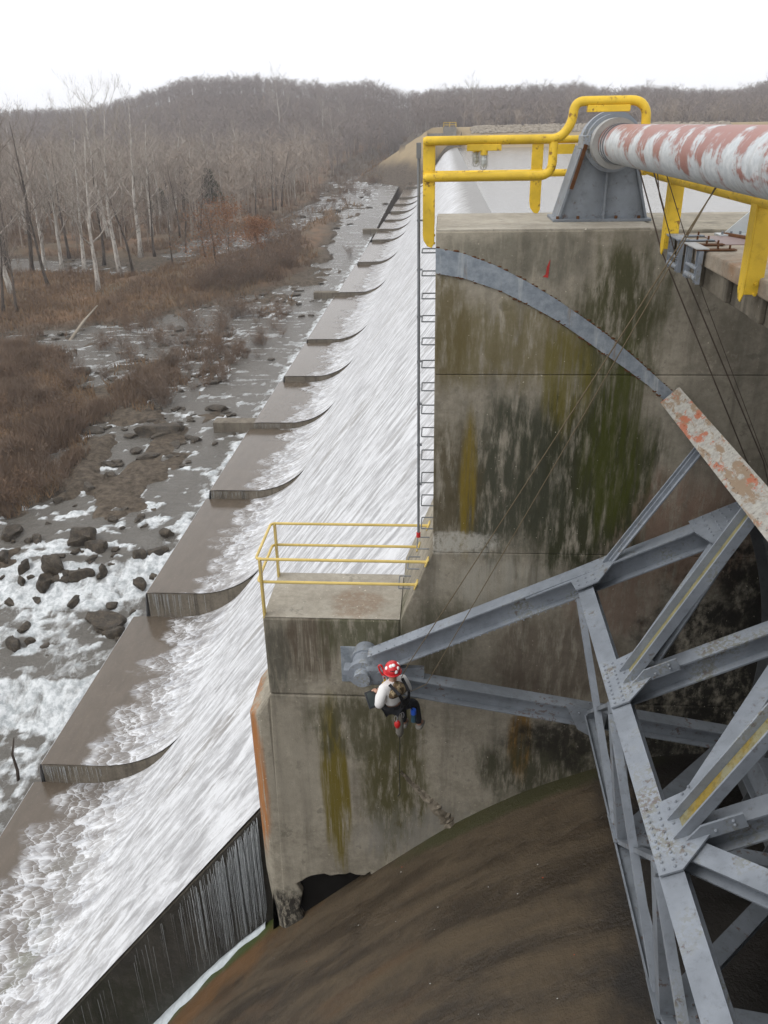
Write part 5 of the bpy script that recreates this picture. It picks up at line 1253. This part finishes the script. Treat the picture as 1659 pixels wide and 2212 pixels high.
skin('vest', [(wai + zv*.08 - Fv*.065, .150), (che + zv*.01 - Fv*.075, .175), (che - Rv*.12 + zv*.10 - Fv*.05, .118), (che + Rv*.12 + zv*.10 - Fv*.05, .118)], [(0,1),(1,2),(1,3)], M_camo, per)
skin('trousers', [(pel + zv*.01, .120), (hipL, .098), (knL, .075), (anL, .060), (hipR, .098), (knR, .078), (anR, .060)], [(0,1),(1,2),(2,3),(0,4),(4,5),(5,6)], M_pants, per)
M_boot = simple('grey_boots', (.27, .255, .23), .9, .2, .2)
for a_, t_ in ((anL, toL), (anR, toR)): skin('boot', [(a_ - zv*.01, .062), (a_ - zv*.07, .058), (t_ - zv*.03, .050), (t_ + Vector((.01, .06, -.03)), .036)], [(0,1),(1,2),(2,3)], M_boot, per)
# harness straps
def strap(pts, wd=.045, th=.012):
    mb = MB()
    for a_, b_ in zip(pts[:-1], pts[1:]): mb.bar(a_, b_, wd, th, -Fv)
    return mb.build('harness_strap', M_harn, per)
bk = -Fv*.235
strap([che - Rv*.12 + zv*.16 - Fv*.06, che - Rv*.08 + zv*.06 + bk, wai + Rv*.02 + bk, pel + Rv*.08 + bk*.75]); strap([che + Rv*.12 + zv*.16 - Fv*.06, che + Rv*.10 + zv*.04 + bk, wai + Rv*.10 + bk, pel + Rv*.10 + bk*.75])
ring = [pel + zv*.05 + (Rv*math.cos(t)*1.05 + Fv*math.sin(t)*.9)*.165 for t in np.linspace(0, 2*math.pi, 19)]
mb = MB()
for a_, b_ in zip(ring[:-1], ring[1:]): mb.bar(a_, b_, .012, .06, zv)
mb.build('harness_belt', M_harn, per)
mb = MB(); mb.bar(che + Rv*.02 + bk*1.02 - zv*.04, pel + Rv*.05 + bk*.8 + zv*.06, .11, .02, -Fv); mb.build('back_pad', M_harn, per, bevel=.008)
# helmet
hm = MB(); hm.ball(H + zv*.045, .125, 20, 12, (.94, 1.06, .92)); hp = hm.build('helmet', M_hel, per, smooth=True)
mb = MB(); mb.tube([H + zv*.005 + Vector((math.cos(t)*.122, math.sin(t)*.136, 0)) for t in np.linspace(0, 2*math.pi, 25)], .014, 6, False); mb.build('brim', M_hel, hp)
for a_, e_ in ((-1.9, 55), (-1.2, 62), (-.55, 28), (-1.0, 8), (-2.6, 25), (.3, 40)):
    e2 = math.radians(e_); q = H + zv*.045 + Vector((math.cos(a_)*math.cos(e2)*.092, math.sin(a_)*math.cos(e2)*.106, math.sin(e2)*.089))
    MB().ball(q, .036, 12, 8, (1, 1, 1)).build('sticker', M_wh, hp, smooth=True)
mb = MB()
for k in range(6): a_ = -1.75 + k*.12; e2 = math.radians(22); mb.ball(H + zv*.045 + Vector((math.cos(a_)*math.cos(e2)*.118, math.sin(a_)*math.cos(e2)*.133, math.sin(e2)*.116)), .007, 6, 4)
mb.build('vent', M_harn, hp)
# gear that hangs from him
tb = thing('tablet_pouch', Lw + Fv*.12, 'dark grey tablet case held in front of the worker', 'tablet')
q = Lw + Vector((-.02, .05, -.13)); mb = MB(); mb.plate([q - Rv*.16 - Fv*.02 - zv*.13, q + Rv*.14 - Fv*.08 - zv*.13, q + Rv*.14 + Fv*.06 + zv*.10, q - Rv*.16 + Fv*.10 + zv*.10], .03, Vector((.2, -.6, .7))); mb.build('case', simple('dark_case', (.045, .05, .055), .5, .4, .2), tb, bevel=.008)
nq = Vector((.2, -.6, .7)).normalized()*.033; MB().plate([q - Rv*.13 - Fv*.01 - zv*.105 + nq, q + Rv*.115 - Fv*.06 - zv*.105 + nq, q + Rv*.115 + Fv*.05 + zv*.08 + nq, q - Rv*.13 + Fv*.085 + zv*.08 + nq], .003, nq).build('screen', simple('dull_screen', (.06, .075, .075), .3, .5, .2), tb)
sl_ = thing('red_sling', aY(822, 1440, 9.85), 'red sling with metal carabiner and yellow strap beside the helmet', 'sling')
MB().tube(curve_pts([aY(831, 1464, 9.85), aY(821, 1450, 9.85), aY(817, 1438, 9.85), aY(823, 1436, 9.85), aY(829, 1449, 9.85), aY(831, 1464, 9.85)], .03, 3), .014, 6).build('webbing', M_red2, sl_)
mb = MB(); mb.tube(curve_pts([aY(827, 1460, 9.83), aY(834, 1462, 9.83), aY(836, 1480, 9.83), aY(830, 1480, 9.83), aY(827, 1460, 9.83)], .02, 3), .007, 6); mb.build('carabiner', simple('polished_alloy', (.6, .6, .62), .3, .5, .1, 5., .8), sl_)
MB().tube([aY(832, 1468, 9.84), aY(822, 1486, 9.86), aY(806, 1502, 9.9)], .016, 6).build('yellow_strap', simple('yellow_webbing', (.55, .33, .02), .8, .2, .2), sl_)
gb = thing('gear_cluster', pel - zv*.2, 'red and steel climbing devices clipped below the worker', 'gear')
qd = pel - Rv*.02 - Fv*.14 - zv*.16
mb = MB(); mb.ball(qd - zv*.10, .055, 8, 6, (.9, .7, 1.4)); mb.build('red_device', M_red2, gb, smooth=True)
for s in (-.03, .06, .10): MB().tube([qd + Rv*s + Vector((.022*math.cos(t), 0, .05*math.sin(t))) + zv*.02 for t in np.linspace(0, 2*math.pi, 13)], .006, 5, False).build('carabiner', bpy.data.materials['polished_alloy'], gb)
hb = thing('tool_bag', qd - zv*.5, 'slim grey canvas tool bag hanging below the worker', 'bag')
q = aY(863, 1552, 9.75); mb = MB(); mb.tube([q + zv*.08, q, q - zv*.12, q - zv*.26, q - zv*.33], [.02, .05, .065, .06, .03], 10); mb.build('bag_body', simple('grey_canvas', (.16, .15, .13), .95, .1, .2), hb, smooth=True)
MB().tube([qd + zv*.05, q + zv*.08], .007, 5).build('cord', M_harn, hb)
wbt = thing('water_bottle', aY(893, 1542, 9.9), 'bright blue capped bottle clipped at the worker\'s hip', 'bottle')
q = aY(893, 1535, 9.88); MB().tube([q + zv*.02, q - zv*.06], .042, 12).build('cap', simple('blue_plastic', (.02, .10, .55), .4, .5, .1), wbt, autos=True); MB().tube([q - zv*.06, q - zv*.20], .040, 12).build('bottle_body', simple('dark_bottle', (.03, .08, .12), .4, .4, .2), wbt, autos=True)
MB().tube([q + zv*.01, pel + Rv*.17 + zv*.02], .007, 5).build('cord', M_harn, wbt)
# ropes
M_rope = simple('tan_rope', (.14, .11, .07), .9, .2, .3, 40.)
for i, (top, end, lab) in enumerate(((aX(1550, 400, 2.14), aY(884, 1432, 9.86), 'tan rope from the hoist tube down to the worker\'s shoulder'), (aX(1543, 425, 2.12), aY(921, 1478, 9.95), 'tan rope from the hoist tube down beside the worker\'s right arm'))):
    top.z = max(top.z, .74); mid_ = top.lerp(end, .5) - zv*.02
    o = MB().tube([top, top.lerp(end, .25) - zv*.015, mid_, top.lerp(end, .75) - zv*.015, end, (pel + Rv*.15 + zv*.08) if i else (che + Rv*.1 + zv*.05)], .0055 if i else .0065, 5).build('rope', M_rope, None); tag(o, lab, 'rope')
o = MB().tube([qd, aY(864, 1600, 9.85), aY(863, 1660, 9.9), aY(864, 1715, 9.95), aY(859, 1720, 9.95)], .007, 5).build('rope_tail', simple('black_rope', (.03, .03, .025), .9, .2, .2), None); tag(o, 'thin dark rope tail hanging straight down below the worker', 'rope')
mb = MB(); mb.tube([aX(1420, 372, 2.2), aX(1424, 420, 2.25), aY(1468, 585, 9.9)], .006, 5); o = mb.build('thin_line', M_wire); tag(o, 'thin dark line slung from the tube past the first yellow post', 'rope')
mb = MB(); mb.tube([aX(1440, 378, 2.22), aY(1520, 640, 10.85), aY(1640, 960, 10.9), aY(1700, 1120, 10.9)], .005, 5); o = mb.build('thin_line', M_wire); tag(o, 'thin dark line running down the shaded pier face under the deck', 'rope')
# paint flecks and litter lying on the bay floor
fk = random.Random(2)
mb = [MB(), MB()]
for i in range(44):
    x, y = fk.uniform(-3.5, 2.2), fk.uniform(4.2, 10.7); z = float(np.interp(x, xs_floor, zs_floor)) if False else bayfloor(x)
    s = fk.uniform(.005, .013); a = fk.uniform(0, 6.28); mb[i % 4 == 0].add([(x - s, y, z + .03), (x, y - s*.7, z + .03), (x + s*1.4, y + s*.3, z + .035), (x, y + s, z + .03)], [(0, 1, 2, 3)])
o = mb[0].build('paint_flecks', simple('white_flecks', (.6, .6, .58), .8, .2, .1)); tag(o, 'white paint flecks scattered on the brown bay floor', 'flecks', None, 'stuff')
o = mb[1].build('paint_flecks', simple('red_flecks', (.5, .09, .04), .8, .2, .1)); tag(o, 'red paint flecks scattered on the brown bay floor', 'flecks', None, 'stuff')

# ================================================================== AIR
hz = MB().box((-950, -70, -32), (750, 1280, 75)).build('haze', None); tag(hz, 'thin winter haze over the valley', 'haze', None, 'stuff')
hm_ = bpy.data.materials.new('haze'); hm_.use_nodes = True; t_ = hm_.node_tree; t_.nodes.clear(); ho = t_.nodes.new('ShaderNodeOutputMaterial'); pv = t_.nodes.new('ShaderNodeVolumePrincipled')
pv.inputs['Color'].default_value = (.93, .94, 1, 1); pv.inputs['Density'].default_value = .00045; pv.inputs['Anisotropy'].default_value = .2; t_.links.new(pv.outputs[0], ho.inputs['Volume']); hz.data.materials.append(hm_)
